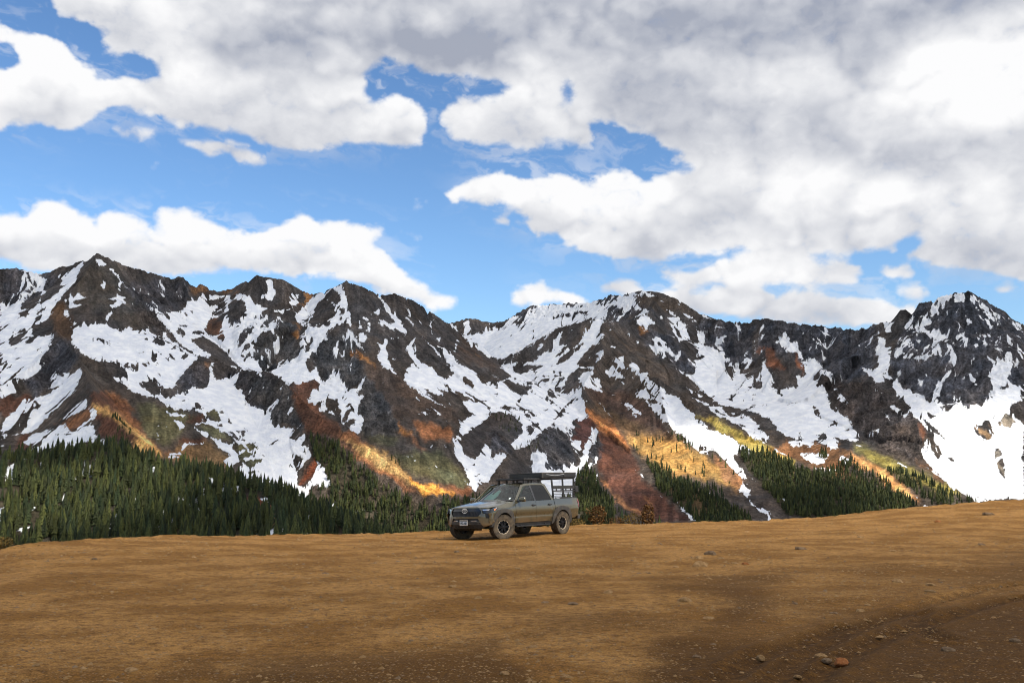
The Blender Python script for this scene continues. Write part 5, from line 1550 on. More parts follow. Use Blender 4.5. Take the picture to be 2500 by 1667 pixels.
# bushes and saplings along the brink, right of the truck
bush_leaf = mat('rust_leaves', (0.105, 0.050, 0.013), 0.7, spec=0.2); twig_m = mat('twigs', (0.09, 0.05, 0.025), 0.9)
bush_leaf2 = mat('ochre_leaves', (0.120, 0.078, 0.018), 0.7, spec=0.2)
for bm_ in (bush_leaf, bush_leaf2):
    n = Nodes(bm_.node_tree); c0 = bm_.node_tree.nodes['Principled BSDF'].inputs['Base Color'].default_value[:3]
    g = n('ShaderNodeNewGeometry'); ns = n('ShaderNodeTexNoise', i_Vector=g.outputs['Position'], i_Scale=9.0, i_Detail=2.0)
    n.link(n.mix(n.ramp(ns.outputs[0], 0.3, 0.7), tuple(v * 0.45 for v in c0), tuple(v * 1.6 for v in c0)), n.n['Principled BSDF'].inputs['Base Color'])
def bush(x, y, z, w, h, seed, m, label, group=None):
    q = np.random.default_rng(seed)
    root = bpy.data.objects.new('willow_bush', None); COL.objects.link(root); root.location = (x, y, z)
    tag(root, label, 'bush', group)
    n = 700
    u = q.normal(0, 1, (n, 3)); u /= np.linalg.norm(u, axis=1)[:, None]
    rad = q.uniform(0.35, 1.0, n) ** 0.6 * (0.65 + 0.55 * noise(u[:, 0] * 2.2 + seed, u[:, 1] * 2.2 + u[:, 2] * 1.7, seed))
    c = u * rad[:, None] * np.array([w / 2, w / 2 * 0.8, h / 2]) + np.array([0, 0, h * 0.5])
    t1 = q.normal(0, 1, (n, 3)); t1 /= np.linalg.norm(t1, axis=1)[:, None]
    t2 = np.cross(t1, q.normal(0, 1, (n, 3))); t2 /= np.linalg.norm(t2, axis=1)[:, None]
    s = q.uniform(0.03, 0.06, n)[:, None] * max(0.6, h)
    Q = np.stack([c - t1 * s, c + t2 * s * 0.6, c + t1 * s, c - t2 * s * 0.6], 1)
    link_obj('foliage', np_mesh('foliage', Q.reshape(-1, 3), np.arange(n * 4).reshape(-1, 4), (m,), False), root)
    vs, fs = [], []
    for k in range(14):
        a = q.uniform(0, 6.28); e = np.array([math.cos(a) * w * 0.4 * q.random(), math.sin(a) * w * 0.35 * q.random(), h * q.uniform(0.6, 0.95)])
        b = len(vs); r_ = 0.012
        vs += [(r_, 0, -0.1), (-r_ * .5, r_ * .87, -0.1), (-r_ * .5, -r_ * .87, -0.1), tuple(e)]
        fs += [(b, b + 1, b + 3), (b + 1, b + 2, b + 3), (b + 2, b, b + 3)]
    link_obj('stems', np_mesh('stems', np.array(vs), np.array(fs), (twig_m,), False), root)
def at_brink(qx, r):
    a = math.atan2(qx - CX, FPX * CP); x, y = r * math.sin(a), r * math.cos(a)
    return x, y, float(ground_low(np.float64(x), np.float64(y))[0])
BUSH = [(1452, 47.5, 1.05, 1.15, bush_leaf, 'tall rust brown bush at the brink just behind the pickup truck'),
        (1405, 47.0, 0.9, 0.5, bush_leaf2, 'low ochre bush at the brink against the rear wheel of the truck'),
        (1540, 48.6, 1.2, 0.75, bush_leaf2, 'wide low ochre bush at the brink between two taller rust bushes'),
        (1575, 48.6, 0.8, 1.15, bush_leaf, 'narrow rust brown bush, second tall one from the truck along the brink'),
        (1500, 48.4, 0.9, 0.6, bush_leaf, 'low dark rust bush beside the little dark fir at the brink'),
        (40, 32.0, 0.6, 0.55, bush_leaf2, 'lone orange bush at the brink in front of the dark wood'),
        (6, 31.5, 0.5, 0.55, bush_leaf2, 'orange bush at the edge of the photo in front of the dark wood')]
for n, (qx, r, w, h, m, lab) in enumerate(BUSH):
    x, y, z = at_brink(qx, r)
    bush(x, y, z - 0.05, w, h, 800 + n, m, lab)
SAPL = [(1512, 49.5, 1.15), (1590, 52, 1.1), (1601, 52, 1.2), (1614, 53, 1.25), (1626, 53, 1.1), (1641, 54, 1.2), (1655, 54, 1.05), (1668, 55, 1.3), (1682, 55, 1.25), (1493, 51, 1.1)]
sv = [conifer(1.0, 8, 10, 860 + k, 0.2) for k in range(2)]
s_me = [(np_mesh('crown', v, f[mi == 0], (leaf_m,), False), np_mesh('trunk', v[:5], f[mi == 1], (bark_m,), False)) for v, f, mi in sv]
for n, (qx, r, h) in enumerate(SAPL):
    x, y, z = at_brink(qx, r)
    e = bpy.data.objects.new('fir_sapling', None); COL.objects.link(e)
    e.location = (x, y, z - 0.1); e.scale = (h, h, h); e.rotation_euler = (0, 0, n * 1.3)
    lab = {0: 'little dark fir among the rust bushes behind the truck', 9: 'little dark fir close behind the rust bush nearest the truck'}.get(n, f'tiny dark fir, {ORD[n - 1]} of the row along the brink counted from the bushes')
    tag(e, lab, 'tree', 'little firs along the brink')
    link_obj('crown', s_me[n % 2][0], e); link_obj('trunk', s_me[n % 2][1], e)
# ---------------------------------------------------------------- the pickup truck (local axes: x forward, y to its own left, z up)
def noise_tint(m, a, b, scale, lo=0.35, hi=0.7, bump=0.0):
    n = Nodes(m.node_tree); t = n('ShaderNodeTexCoord')
    ns = n('ShaderNodeTexNoise', i_Vector=t.outputs['Object'], i_Scale=scale, i_Detail=5.0, i_Roughness=0.65)
    n.link(n.mix(n.ramp(ns.outputs[0], lo, hi), a, b), n.n['Principled BSDF'].inputs['Base Color'])
    if bump: n.link(n('ShaderNodeBump', i_Strength=bump, i_Distance=0.01, i_Height=ns.outputs[0]).outputs[0], n.n['Principled BSDF'].inputs['Normal'])
    return m
PAINT = mat('bronze_green_paint', (0.105, 0.085, 0.045), 0.32, 0.6, 1.0)
n = Nodes(PAINT.node_tree); t_ = n('ShaderNodeTexCoord'); sx_ = n('ShaderNodeSeparateXYZ', i_0=n('ShaderNodeNewGeometry').outputs['Position'])
dn = n('ShaderNodeTexNoise', i_Vector=n('ShaderNodeNewGeometry').outputs['Position'], i_Scale=3.0, i_Detail=4.0)
dust = n.math('MULTIPLY', n.ramp(sx_.outputs[2], 0.80, 0.25), n.ramp(dn.outputs[0], 0.3, 0.62))
n.link(n.mix(n.math('MULTIPLY', dust, 0.75), (0.118, 0.106, 0.068), (0.30, 0.17, 0.07)), n.n['Principled BSDF'].inputs['Base Color'])
n.link(n.math('ADD', 0.26, n.math('MULTIPLY', dust, 0.5)), n.n['Principled BSDF'].inputs['Roughness'])
n.link(n.math('SUBTRACT', 0.9, dust, clamp=True), n.n['Principled BSDF'].inputs['Coat Weight'])
BLACK = noise_tint(mat('black_plastic', (0.018, 0.018, 0.019), 0.55), (0.014, 0.014, 0.015), (0.030, 0.028, 0.026), 5)
FLARE = noise_tint(mat('grey_black_plastic', (0.04, 0.038, 0.036), 0.6), (0.034, 0.033, 0.032), (0.070, 0.058, 0.044), 6)
GLOSSB = mat('gloss_black', (0.01, 0.01, 0.011), 0.2, 0.0, 0.6)
DARK = mat('underbody', (0.012, 0.011, 0.010), 0.85, spec=0.2)
METAL = mat('bright_metal', (0.75, 0.75, 0.76), 0.22, 1.0)
RACKM = noise_tint(mat('powder_coat', (0.022, 0.021, 0.021), 0.5), (0.016, 0.016, 0.016), (0.034, 0.032, 0.030), 8)
TYRE = noise_tint(mat('dusty_rubber', (0.06, 0.05, 0.04), 0.9, spec=0.2), (0.035, 0.031, 0.027), (0.115, 0.088, 0.058), 7, 0.30, 0.62, 0.4)
CREAM = noise_tint(mat('cream_rim_ring', (0.55, 0.45, 0.32), 0.5), (0.58, 0.48, 0.35), (0.36, 0.28, 0.19), 9)
RIMB = mat('black_alloy', (0.014, 0.014, 0.016), 0.32, 0.5)
LAMPC = mat('clear_lamp', (0.55, 0.56, 0.58), 0.08, 0.7, 1.0)
AMBER = mat('amber_lens', (0.80, 0.22, 0.01), 0.15, 0.0, 1.0)
REDL = mat('red_lens', (0.22, 0.01, 0.008), 0.15, 0.0, 1.0)
WHITEP = mat('white_plate', (0.62, 0.64, 0.66), 0.4)
INKM = mat('plate_ink', (0.03, 0.05, 0.05), 0.5)
SEATM = noise_tint(mat('dark_cloth', (0.03, 0.03, 0.032), 0.9), (0.025, 0.025, 0.027), (0.045, 0.044, 0.043), 12)
SHADEM = noise_tint(mat('pale_green_sheet', (0.50, 0.72, 0.60), 0.35, 0.1), (0.72, 0.90, 0.80), (0.88, 0.95, 0.91), 4)
BLUEM = mat('blue_cloth', (0.03, 0.09, 0.30), 0.8)
GLASS = bpy.data.materials.new('tinted_glass'); GLASS.use_nodes = True
n = Nodes(GLASS.node_tree); n.n.clear()
gl = n('ShaderNodeBsdfGlossy', i_Color=(1, 1, 1, 1), i_Roughness=0.02); tp = n('ShaderNodeBsdfTransparent', i_Color=(0.70, 0.86, 0.82, 1))
fr = n('ShaderNodeFresnel', i_IOR=1.6)
n('ShaderNodeOutputMaterial', i_0=n('ShaderNodeMixShader', i_0=n.math('MULTIPLY', fr.outputs[0], 0.85, clamp=True), i_1=tp.outputs[0], i_2=gl.outputs[0]).outputs[0])
GLASSD = bpy.data.materials.new('privacy_glass'); GLASSD.use_nodes = True
n = Nodes(GLASSD.node_tree); n.n.clear()
gl = n('ShaderNodeBsdfGlossy', i_Color=(1, 1, 1, 1), i_Roughness=0.03); tp = n('ShaderNodeBsdfTransparent', i_Color=(0.10, 0.11, 0.12, 1))
fr = n('ShaderNodeFresnel', i_IOR=1.6)
n('ShaderNodeOutputMaterial', i_0=n('ShaderNodeMixShader', i_0=n.math('MULTIPLY', fr.outputs[0], 0.7, clamp=True), i_1=tp.outputs[0], i_2=gl.outputs[0]).outputs[0])

def side_y(x, z):
    y = float(np.interp(z, [0.40, 0.52, 0.70, 0.90, 1.05, 1.28, 1.30, 1.88], [0.86, 0.89, 0.925, 0.945, 0.94, 0.89, 0.885, 0.665]))
    if x > 1.02 and z > 1.0:
        y -= 0.75 * (z - 1.0) ** 1.6 * min(1, (x - 1.02) / 0.35)
    if x > 1.95: y *= 1 - 0.09 * ((x - 1.95) / 0.62) ** 2
    if x < -2.3: y *= 1 - 0.05 * ((-2.3 - x) / 0.5) ** 2
    # crease along the doors
    if -1.25 < x < 1.3: y -= 0.016 * max(0, 1 - abs(z - 0.76) / 0.10)
    return y
def front_x(y, z):
    return 2.565 - 0.29 * (abs(y) / 0.93) ** 2.8 - 0.20 * max(0.0, z - 0.80) - 0.30 * max(0.0, 0.52 - z)
def hood_z(x, y):
    t = (2.48 - x) / 1.45
    z = 1.110 + 0.205 * min(1, max(0, t)) ** 0.8
    z -= 0.075 * (abs(y) / 0.80) ** 3
    z += 0.028 * max(0, 1 - (abs(abs(y) - 0.0) / 0.50) ** 4) * min(1, t * 3 + 0.2)
    if x > 2.36: z -= 0.9 * (x - 2.36) ** 1.7
    return z
def roof_z(x, y):
    return 1.915 - 0.075 * (abs(y) / 0.66) ** 2.6 - 0.10 * ((x + 0.30) / 0.75) ** 2 * (1.0 if x > -0.30 else 0.55)
def wind(y, s):
    return (1.06 - 0.13 * (y / 0.78) ** 2) * (1 - s) + (0.30 - 0.07 * (y / 0.66) ** 2) * s, y * (1 - s) + y * (0.64 / 0.78) * s, 1.300 - 0.03 * (y / .78) ** 2 + (0.550 - 0.030 * (y / 0.78) ** 2) * s

def panel(name, poly, fn, t, m, parent, cuts=((), ()), holes=()):
    """a curved sheet of thickness t: an outline in two surface coordinates carried into space by fn(u, v, depth)"""
    loops = [[Vector((p[0], p[1], 0)) for p in poly]] + [[Vector((p[0], p[1], 0)) for p in h] for h in holes]
    flat = [p for l in loops for p in l]
    bm = bmesh.new()
    vs = [bm.verts.new(p) for p in flat]
    for tri in tessellate_polygon(loops):
        try: bm.faces.new([vs[i] for i in tri])
        except ValueError: pass
    for ax, cs in enumerate(cuts):
        for c in cs:
            co = Vector((c, 0, 0)) if ax == 0 else Vector((0, c, 0)); no = Vector((1, 0, 0)) if ax == 0 else Vector((0, 1, 0))
            bmesh.ops.bisect_plane(bm, geom=bm.verts[:] + bm.edges[:] + bm.faces[:], plane_co=co, plane_no=no, dist=1e-5)
    bmesh.ops.remove_doubles(bm, verts=bm.verts, dist=1e-5)
    bmesh.ops.recalc_face_normals(bm, faces=bm.faces)
    bm.verts.index_update()
    uv = [(v.co.x, v.co.y) for v in bm.verts]
    fs = [[v.index for v in f.verts] for f in bm.faces]
    be = [(e.verts[0].index, e.verts[1].index) for e in bm.edges if len(e.link_faces) == 1]
    bm.free()
    k = len(uv)
    V = [fn(u, v, 0.0) for u, v in uv] + [fn(u, v, t) for u, v in uv]
    F = [tuple(f) for f in fs] + [tuple(i + k for i in reversed(f)) for f in fs]
    b0 = len(V)
    for a, b in be:   # rim with vertices of its own so that edges stay crisp
        i = len(V); V += [V[a], V[b], V[b + k], V[a + k]]; F.append((i, i + 1, i + 2, i + 3))
    me = bpy.data.meshes.new(name); me.from_pydata([tuple(map(float, p)) for p in V], [], F); me.validate()
    bm = bmesh.new(); bm.from_mesh(me)
    bmesh.ops.recalc_face_normals(bm, faces=bm.faces); bm.to_mesh(me); bm.free()
    for p in me.polygons: p.use_smooth = len(p.vertices) == 3 or max(p.vertices) < b0
    me.materials.append(m)
    return link_obj(name, me, parent)
def sidef(sgn, off=0.0, fn=side_y):
    return lambda x, z, d: (x, sgn * (fn(x, z) + off - d), z)
def frontf(off=0.0):
    return lambda y, z, d: (front_x(y, z) + off - d, y, z)
ZC = [0.6, 0.66, 0.70, 0.73, 0.76, 0.79, 0.82, 0.86, 0.9, 1.0, 1.05, 1.1, 1.15, 1.2, 1.25]
XC = [-2.6, -2.4, -2.2, 1.1, 1.2, 1.35, 1.6, 1.95, 2.05, 2.15, 2.25, 2.35, 2.45]
def arc(cx, cz, r, a0, a1, n=14):
    return [(cx + r * math.cos(R(a0 + (a1 - a0) * k / n)), cz + r * math.sin(R(a0 + (a1 - a0) * k / n))) for k in range(n + 1)]
class Solid:
    """boxes, bars, lathes collected into one mesh"""
    def __init__(self): self.bm = bmesh.new()
    def box(self, c, s, rot=None, bev=0.0):
        r = bmesh.ops.create_cube(self.bm, size=1.0); vs = r['verts']
        mtx = Matrix.Translation(c) @ (rot.to_4x4() if rot else Matrix.Identity(4)) @ Matrix.Diagonal((*s, 1))
        bmesh.ops.transform(self.bm, matrix=mtx, verts=vs)
        if bev:
            es = list({e for v in vs for e in v.link_edges})
            bmesh.ops.bevel(self.bm, geom=es, offset=bev, segments=2, affect='EDGES', profile=0.6)
        return self
    def bar(self, a, b, w, h):
        a, b = Vector(a), Vector(b); d = b - a
        q = d.to_track_quat('X', 'Z').to_matrix()
        return self.box((a + b) / 2, (d.length, w, h), q)
    def tube(self, a, b, r, n=10):
        a, b = Vector(a), Vector(b); d = b - a
        rr = bmesh.ops.create_cone(self.bm, cap_ends=True, segments=n, radius1=r, radius2=r, depth=d.length)
        bmesh.ops.transform(self.bm, matrix=Matrix.Translation((a + b) / 2) @ d.to_track_quat('Z', 'Y').to_matrix().to_4x4(), verts=rr['verts'])
        return self
    def lathe(self, prof, n=40, close=True):
        """profile (r, y) turned about the y axis"""
        rings = []
        for k in range(n):
            a = 2 * math.pi * k / n
            rings.append([self.bm.verts.new((r * math.cos(a), y, r * math.sin(a))) for r, y in prof])
        m_ = len(prof)
        for k in range(n):
            A, B = rings[k], rings[(k + 1) % n]
            for j in range(m_ if close else m_ - 1):
                self.bm.faces.new((A[j], A[(j + 1) % m_], B[(j + 1) % m_], B[j]))
        return self
    def done(self, name, m, parent=None, smooth=False):
        bmesh.ops.recalc_face_normals(self.bm, faces=self.bm.faces)
        me = bpy.data.meshes.new(name); self.bm.to_mesh(me); self.bm.free()
        me.materials.append(m)
        if smooth:
            for p in me.polygons: p.use_smooth = True
        return link_obj(name, me, parent)

truck = bpy.data.objects.new('pickup_truck', None); COL.objects.link(truck)
tag(truck, 'bronze green double cab pickup truck with black rooftop tent on its bed rack', 'pickup truck')
FW, RW, WZ = 1.675, -1.675, 0.415
# ---- frame and floor
s = Solid()
s.box((0.0, 0, 0.60), (4.3, 0.98, 0.24)).box((1.75, 0, 0.86), (1.05, 1.16, 0.42)).box((-0.1, 0, 0.66), (2.5, 1.60, 0.26)).box((-2.02, 0, 0.80), (1.5, 1.10, 0.30))
s.box((-0.12, 0, 0.92), (2.10, 1.66, 0.30))
s.tube((FW, -0.72, WZ), (FW, 0.72, WZ), 0.05).tube((RW, -0.72, WZ), (RW, 0.72, WZ), 0.06).box((RW, 0, WZ), (0.26, 0.26, 0.24))
s.box((0.2, 0.52, 0.42), (3.0, 0.10, 0.12)).box((0.2, -0.52, 0.42), (3.0, 0.10, 0.12)).box((-0.75, 0.60, 0.36), (0.22, 0.10, 0.10)).box((-0.4, -0.25, 0.40), (1.2, 0.22, 0.16))
s.done('chassis', DARK, truck)
# ---- painted body: wings, rocker, bed sides, pillars; both sides in one shell per panel
for sg in (1, -1):
    wing = [(1.025, 0.50)] + [(1.13, 0.50)] + arc(FW, WZ, 0.54, 171, 22, 16) + [(2.20, 0.62), (2.33, 0.72), (2.40, 0.90), (2.06, 1.00), (2.02, 1.11), (1.70, 1.17), (1.30, 1.23), (1.025, 1.275)]
    panel('front_wing', wing, sidef(sg), 0.03, PAINT, truck, (XC, ZC))
    panel('rocker', [(1.10, 0.43), (-1.22, 0.43), (-1.22, 0.515), (1.10, 0.515)], sidef(sg, -0.012), 0.06, BLACK, truck, (XC, ()))
    bed = [(-1.265, 1.285), (-2.80, 1.295), (-2.82, 1.0), (-2.78, 0.72), (-2.66, 0.58), (-2.22, 0.56)] + arc(RW, WZ, 0.53, 15, 165, 16)[::-1][::-1]
    bed = [(-1.265, 1.285), (-1.265, 0.54), (RW + 0.53 * math.cos(R(14)), 0.54)] + arc(RW, WZ, 0.53, 14, 164, 16) + [(-2.55, 0.58), (-2.70, 0.66), (-2.82, 0.95), (-2.82, 1.295)]
    panel('bed_side', bed, sidef(sg), 0.05, PAINT, truck, (XC, ZC))
    # cab corner behind the rear door
    panel('cab_corner', [(-1.115, 1.27), (-1.235, 1.27), (-1.235, 0.50), (-0.98, 0.50), (-1.09, 0.72), (-1.115, 0.9)], sidef(sg), 0.03, PAINT, truck, ((), ZC))
    panel('roof_pillar', [(1.02, 1.255), (0.98, 1.245), (0.92, 1.262), (0.30, 1.770), (0.06, 1.815), (-0.40, 1.832), (-0.82, 1.815), (-0.90, 1.775), (-1.06, 1.45), (-1.10, 1.262), (-1.235, 1.262), (-1.02, 1.83), (-0.85, 1.872), (-0.4, 1.893), (0.10, 1.878), (0.34, 1.838)],
          sidef(sg), 0.035, PAINT, truck, ((-0.8, -0.4, 0.0, 0.3, 0.6, 0.9), (1.4, 1.5, 1.6, 1.7, 1.8)))
    panel('door_pillar', [(-0.10, 1.262), (-0.19, 1.262), (-0.17, 1.815), (-0.06, 1.815)], sidef(sg, -0.004), 0.03, GLOSSB, truck, ((), (1.4, 1.6, 1.75)))
    # doors with window and handle
    fd = panel('front_door', [(1.015, 0.525), (-0.135, 0.525), (-0.135, 1.262), (0.96, 1.250), (1.015, 1.235)], sidef(sg, 0.006), 0.04, PAINT, truck, (XC, ZC))
    panel('window', [(0.885, 1.272), (-0.098, 1.272), (-0.064, 1.808), (0.06, 1.806), (0.29, 1.762)], sidef(sg, -0.008), 0.006, GLASS, fd, ((), (1.4, 1.55, 1.7)))
    rd = panel('rear_door', [(-0.145, 0.525), (-0.96, 0.525), (-1.075, 0.73), (-1.105, 0.92), (-1.105, 1.265), (-0.145, 1.262)], sidef(sg, 0.006), 0.04, PAINT, truck, (XC, ZC))
    panel('window', [(-0.20, 1.272), (-1.085, 1.272), (-1.05, 1.45), (-0.90, 1.768), (-0.81, 1.806), (-0.40, 1.822), (-0.175, 1.816)], sidef(sg, -0.008), 0.006, GLASSD, rd, ((), (1.4, 1.55, 1.7)))
    for hx, dr in ((0.02, fd), (-0.93, rd)):
        h = Solid().box((hx, sg * (side_y(hx, 1.10) + 0.030), 1.105), (0.20, 0.03, 0.032), bev=0.01).box((hx + 0.02, sg * (side_y(hx, 1.10) + 0.008), 1.10), (0.11, 0.02, 0.075), bev=0.008)
        h.done('handle', BLACK, dr)
    # wheel arch flares
    for wx, r0, a0, a1, nm in ((FW, 0.485, 8, 178, 'front_flare'), (RW, 0.475, 4, 176, 'rear_flare')):
        outer = [(wx + r_ * math.cos(R(a)), WZ + r_ * math.sin(R(a))) for a, r_ in ((a1 + 8, 0.60), (160, 0.635), (135, 0.655), (118, 0.655), (90, 0.632), (62, 0.655), (45, 0.655), (22, 0.63), (a0 - 6, 0.60))]
        panel('wheel_flare', arc(wx, WZ, r0, a0, a1, 18) + outer, sidef(sg, 0.042), 0.10, FLARE, truck, (XC, ZC))
    panel('wheel_liner', arc(FW, WZ, 0.47, 0, 180, 14) + arc(FW, WZ, 0.545, 180, 0, 14), lambda x, z, d, sg=sg: (x, sg * (0.88 - d * 10), z), 0.033, DARK, truck)
    panel('wheel_liner', arc(RW, WZ, 0.47, 0, 180, 14) + arc(RW, WZ, 0.535, 180, 0, 14), lambda x, z, d, sg=sg: (x, sg * (0.88 - d * 10), z), 0.033, DARK, truck)
    # mirror
    mr = Solid().box((0.80, sg * 1.065, 1.325), (0.10, 0.235, 0.165), bev=0.045).done('mirror', PAINT, truck, True)
    Solid().box((0.755, sg * 1.065, 1.325), (0.02, 0.20, 0.13), bev=0.008).done('mirror_glass', METAL, mr)
    Solid().bar((0.84, sg * 0.89, 1.255), (0.81, sg * 1.05, 1.262), 0.10, 0.045).done('mirror_arm', BLACK, mr)
    # head lamp wrapping round the corner
    hl = panel('headlight', [(sg * y, z) for y, z in ((0.640, 1.055), (0.655, 0.985), (0.70, 0.915), (0.80, 0.895), (0.885, 0.905), (0.915, 0.965), (0.905, 1.045), (0.80, 1.055))], frontf(0.008), 0.10, GLOSSB, truck, ((-0.85, -0.8, -0.75, -0.7, 0.7, 0.75, 0.8, 0.85), ()))
    panel('lamp_lens', [(sg * y, z) for y, z in ((0.655, 1.035), (0.665, 1.000), (0.84, 1.000), (0.86, 1.035))], frontf(0.014), 0.02, LAMPC, hl, ((-0.8, -0.72, 0.72, 0.8), ()))
    hs = panel('headlight_side', [(2.335, 0.905), (2.10, 0.975), (1.985, 1.06), (2.03, 1.098), (2.21, 1.055), (2.30, 1.04)], sidef(sg, 0.010), 0.04, GLOSSB, truck, (XC, (1.0, 1.05)))
    panel('marker_lens', [(2.185, 0.985), (2.085, 1.015), (2.10, 1.050), (2.195, 1.035)], sidef(sg, 0.016), 0.02, AMBER, hs)
    panel('lamp_lens', [(2.07, 1.05), (2.015, 1.072), (2.045, 1.09), (2.12, 1.072)], sidef(sg, 0.016), 0.02, LAMPC, hs)
    # slot beside the grille, bumper corner
    v = panel('air_slot', [(sg * y, z) for y, z in ((0.745, 0.895), (0.765, 0.745), (0.865, 0.735), (0.885, 0.895))], frontf(-0.012), 0.05, BLACK, truck, ((-0.85, -0.8, 0.8, 0.85), ()))
    for k in range(5):
        z = 0.765 + 0.028 * k
        panel('slat', [(sg * 0.762, z), (sg * 0.762, z + 0.010), (sg * 0.870, z + 0.010), (sg * 0.870, z)], frontf(0.002), 0.02, GLOSSB, v, ((-0.82, 0.82), ()))
    panel('bumper_corner', [(sg * y, z) for y, z in ((0.50, 0.775), (0.655, 0.50), (0.70, 0.455), (0.90, 0.52), (0.945, 0.62), (0.945, 0.885), (0.895, 0.895), (0.87, 0.735), (0.76, 0.742), (0.742, 0.89), (0.66, 0.91), (0.70, 0.86), (0.62, 0.80))], frontf(0.004), 0.10, PAINT, truck, ((-0.9, -0.85, -0.8, -0.75, -0.7, -0.6, 0.6, 0.7, 0.75, 0.8, 0.85, 0.9), (0.6, 0.7, 0.8)))
    panel('bumper_side', [(2.20, 0.615), (2.16, 0.70), (2.16, 0.90), (2.335, 0.90), (2.36, 0.8), (2.36, 0.62), (2.30, 0.53)], sidef(sg, 0.002), 0.03, PAINT, truck, (XC, ZC))
    # tail lamp
    panel('tail_lamp', [(-2.75, 1.23), (-2.83, 1.25), (-2.83, 0.96), (-2.79, 0.95), (-2.77, 1.1)], sidef(sg, 0.012), 0.06, REDL, truck, ((-2.7, -2.75), (1.0, 1.1)))
    panel('bed_rail', [(-1.27, 1.287), (-2.81, 1.297), (-2.81, 1.315), (-1.27, 1.305)], sidef(sg, 0.004), 0.09, BLACK, truck, (XC, ()))
    Solid().box((0.0, sg * 0.90, 0.40), (1.9, 0.07, 0.05), bev=0.015).box((0.7, sg * 0.80, 0.42), (0.06, 0.2, 0.05)).box((-0.7, sg * 0.80, 0.42), (0.06, 0.2, 0.05)).done('rock_slider', BLACK, truck)
# ---- nose
frame_o = [(-0.66, 0.91), (-0.635, 1.06), (-0.50, 1.115), (0.50, 1.115), (0.635, 1.06), (0.66, 0.91), (0.70, 0.86), (0.62, 0.80), (0.50, 0.735), (-0.50, 0.735), (-0.62, 0.80), (-0.70, 0.86)]
hole = [(-0.545, 1.072), (0.545, 1.072), (0.625, 0.965), (0.615, 0.895), (0.515, 0.800), (-0.515, 0.800), (-0.615, 0.895), (-0.625, 0.965)]
panel('grille_surround', frame_o, frontf(0.012), 0.08, PAINT, truck, ((-0.6, -0.45, -0.3, 0, 0.3, 0.45, 0.6), ()), (hole,))
g = panel('grille', [(y * 1.02, z) for y, z in hole], frontf(-0.035), 0.05, BLACK, truck, ((-0.5, -0.3, 0, 0.3, 0.5), ()))
panel('grille_bar', [(-0.60, 0.975), (-0.545, 1.060), (0.545, 1.060), (0.60, 0.975)], frontf(-0.015), 0.03, GLOSSB, g, ((-0.5, -0.3, 0, 0.3, 0.5), ()))
for k in range(4):
    z = 0.825 + 0.036 * k; w = 0.52 + 0.095 * min(1, (z - 0.80) / 0.10)
    panel('slat', [(-w, z), (-w, z + 0.010), (w, z + 0.010), (w, z)], frontf(-0.018), 0.02, GLOSSB, g, ((-0.5, -0.3, 0, 0.3, 0.5), ()))
for k in range(-10, 11):
    panel('grille_stem', [(k * 0.055 - 0.004, 0.82), (k * 0.055 + 0.004, 0.82), (k * 0.055 + 0.004, 0.965), (k * 0.055 - 0.004, 0.965)], frontf(-0.022), 0.015, BLACK, g) if abs(k) < 10 else None
# emblem: three interlocked ovals
s = Solid()
def oval(cx, cz, a, b, w):
    pts = 36
    for k in range(pts):
        t0, t1 = 2 * math.pi * k / pts, 2 * math.pi * (k + 1) / pts
        s.bar((front_x(0, 1.0) + 0.006, cx + a * math.cos(t0), cz + b * math.sin(t0)), (front_x(0, 1.0) + 0.006, cx + a * math.cos(t1), cz + b * math.sin(t1)), 0.012, w)
oval(0, 0.995, 0.108, 0.074, 0.018); oval(0, 0.992, 0.026, 0.060, 0.011); oval(0, 1.030, 0.082, 0.024, 0.012)
s.done('emblem', METAL, truck)
low = panel('lower_bumper', [(-0.50, 0.735), (0.50, 0.735), (0.655, 0.50), (0.70, 0.455), (0.62, 0.40), (-0.62, 0.40), (-0.70, 0.455), (-0.655, 0.50)], frontf(-0.03), 0.10, BLACK, truck, ((-0.5, -0.3, 0, 0.3, 0.5), (0.52,)))
panel('bumper_step', [(-0.555, 0.645), (0.555, 0.645), (0.62, 0.545), (-0.62, 0.545)], frontf(0.012), 0.07, FLARE, low, ((-0.5, -0.3, 0, 0.3, 0.5), ()))
panel('bumper_groove', [(-0.60, 0.592), (0.60, 0.592), (0.605, 0.580), (-0.605, 0.580)], frontf(0.018), 0.02, GLOSSB, low, ((-0.5, -0.3, 0, 0.3, 0.5), ()))
for sg in (1, -1):
    panel('fog_lamp', [(sg * 0.28, 0.672), (sg * 0.46, 0.672), (sg * 0.47, 0.645), (sg * 0.28, 0.645)], frontf(0.016), 0.06, LAMPC, low)
sk = panel('skid_plate', [(-0.60, 0.44), (0.60, 0.44), (0.48, 0.33), (-0.48, 0.33)], lambda y, z, d: (front_x(y, z) - 0.03 - (0.44 - z) * 1.2 - d, y, z), 0.03, FLARE, truck, ((-0.3, 0, 0.3), ()))
for k in range(-3, 4):
    Solid().bar((front_x(0.14 * k, 0.46) - 0.01, 0.15 * k, 0.465), (front_x(0.14 * k, 0.36) - 0.14, 0.13 * k, 0.335), 0.035, 0.02).done('skid_rib', BLACK, sk)
pl = panel('licence_plate', [(-0.155, 0.675), (0.155, 0.675), (0.155, 0.520), (-0.155, 0.520)], lambda y, z, d: (2.602 - d, y, z), 0.006, WHITEP, truck)
panel('plate_frame', [(-0.168, 0.688), (0.168, 0.688), (0.168, 0.507), (-0.168, 0.507)], lambda y, z, d: (2.599 - d, y, z), 0.02, METAL, pl)
panel('plate_stripe', [(-0.15, 0.671), (0.15, 0.671), (0.15, 0.652), (-0.15, 0.652)], lambda y, z, d: (2.605 - d, y, z), 0.002, INKM, pl)
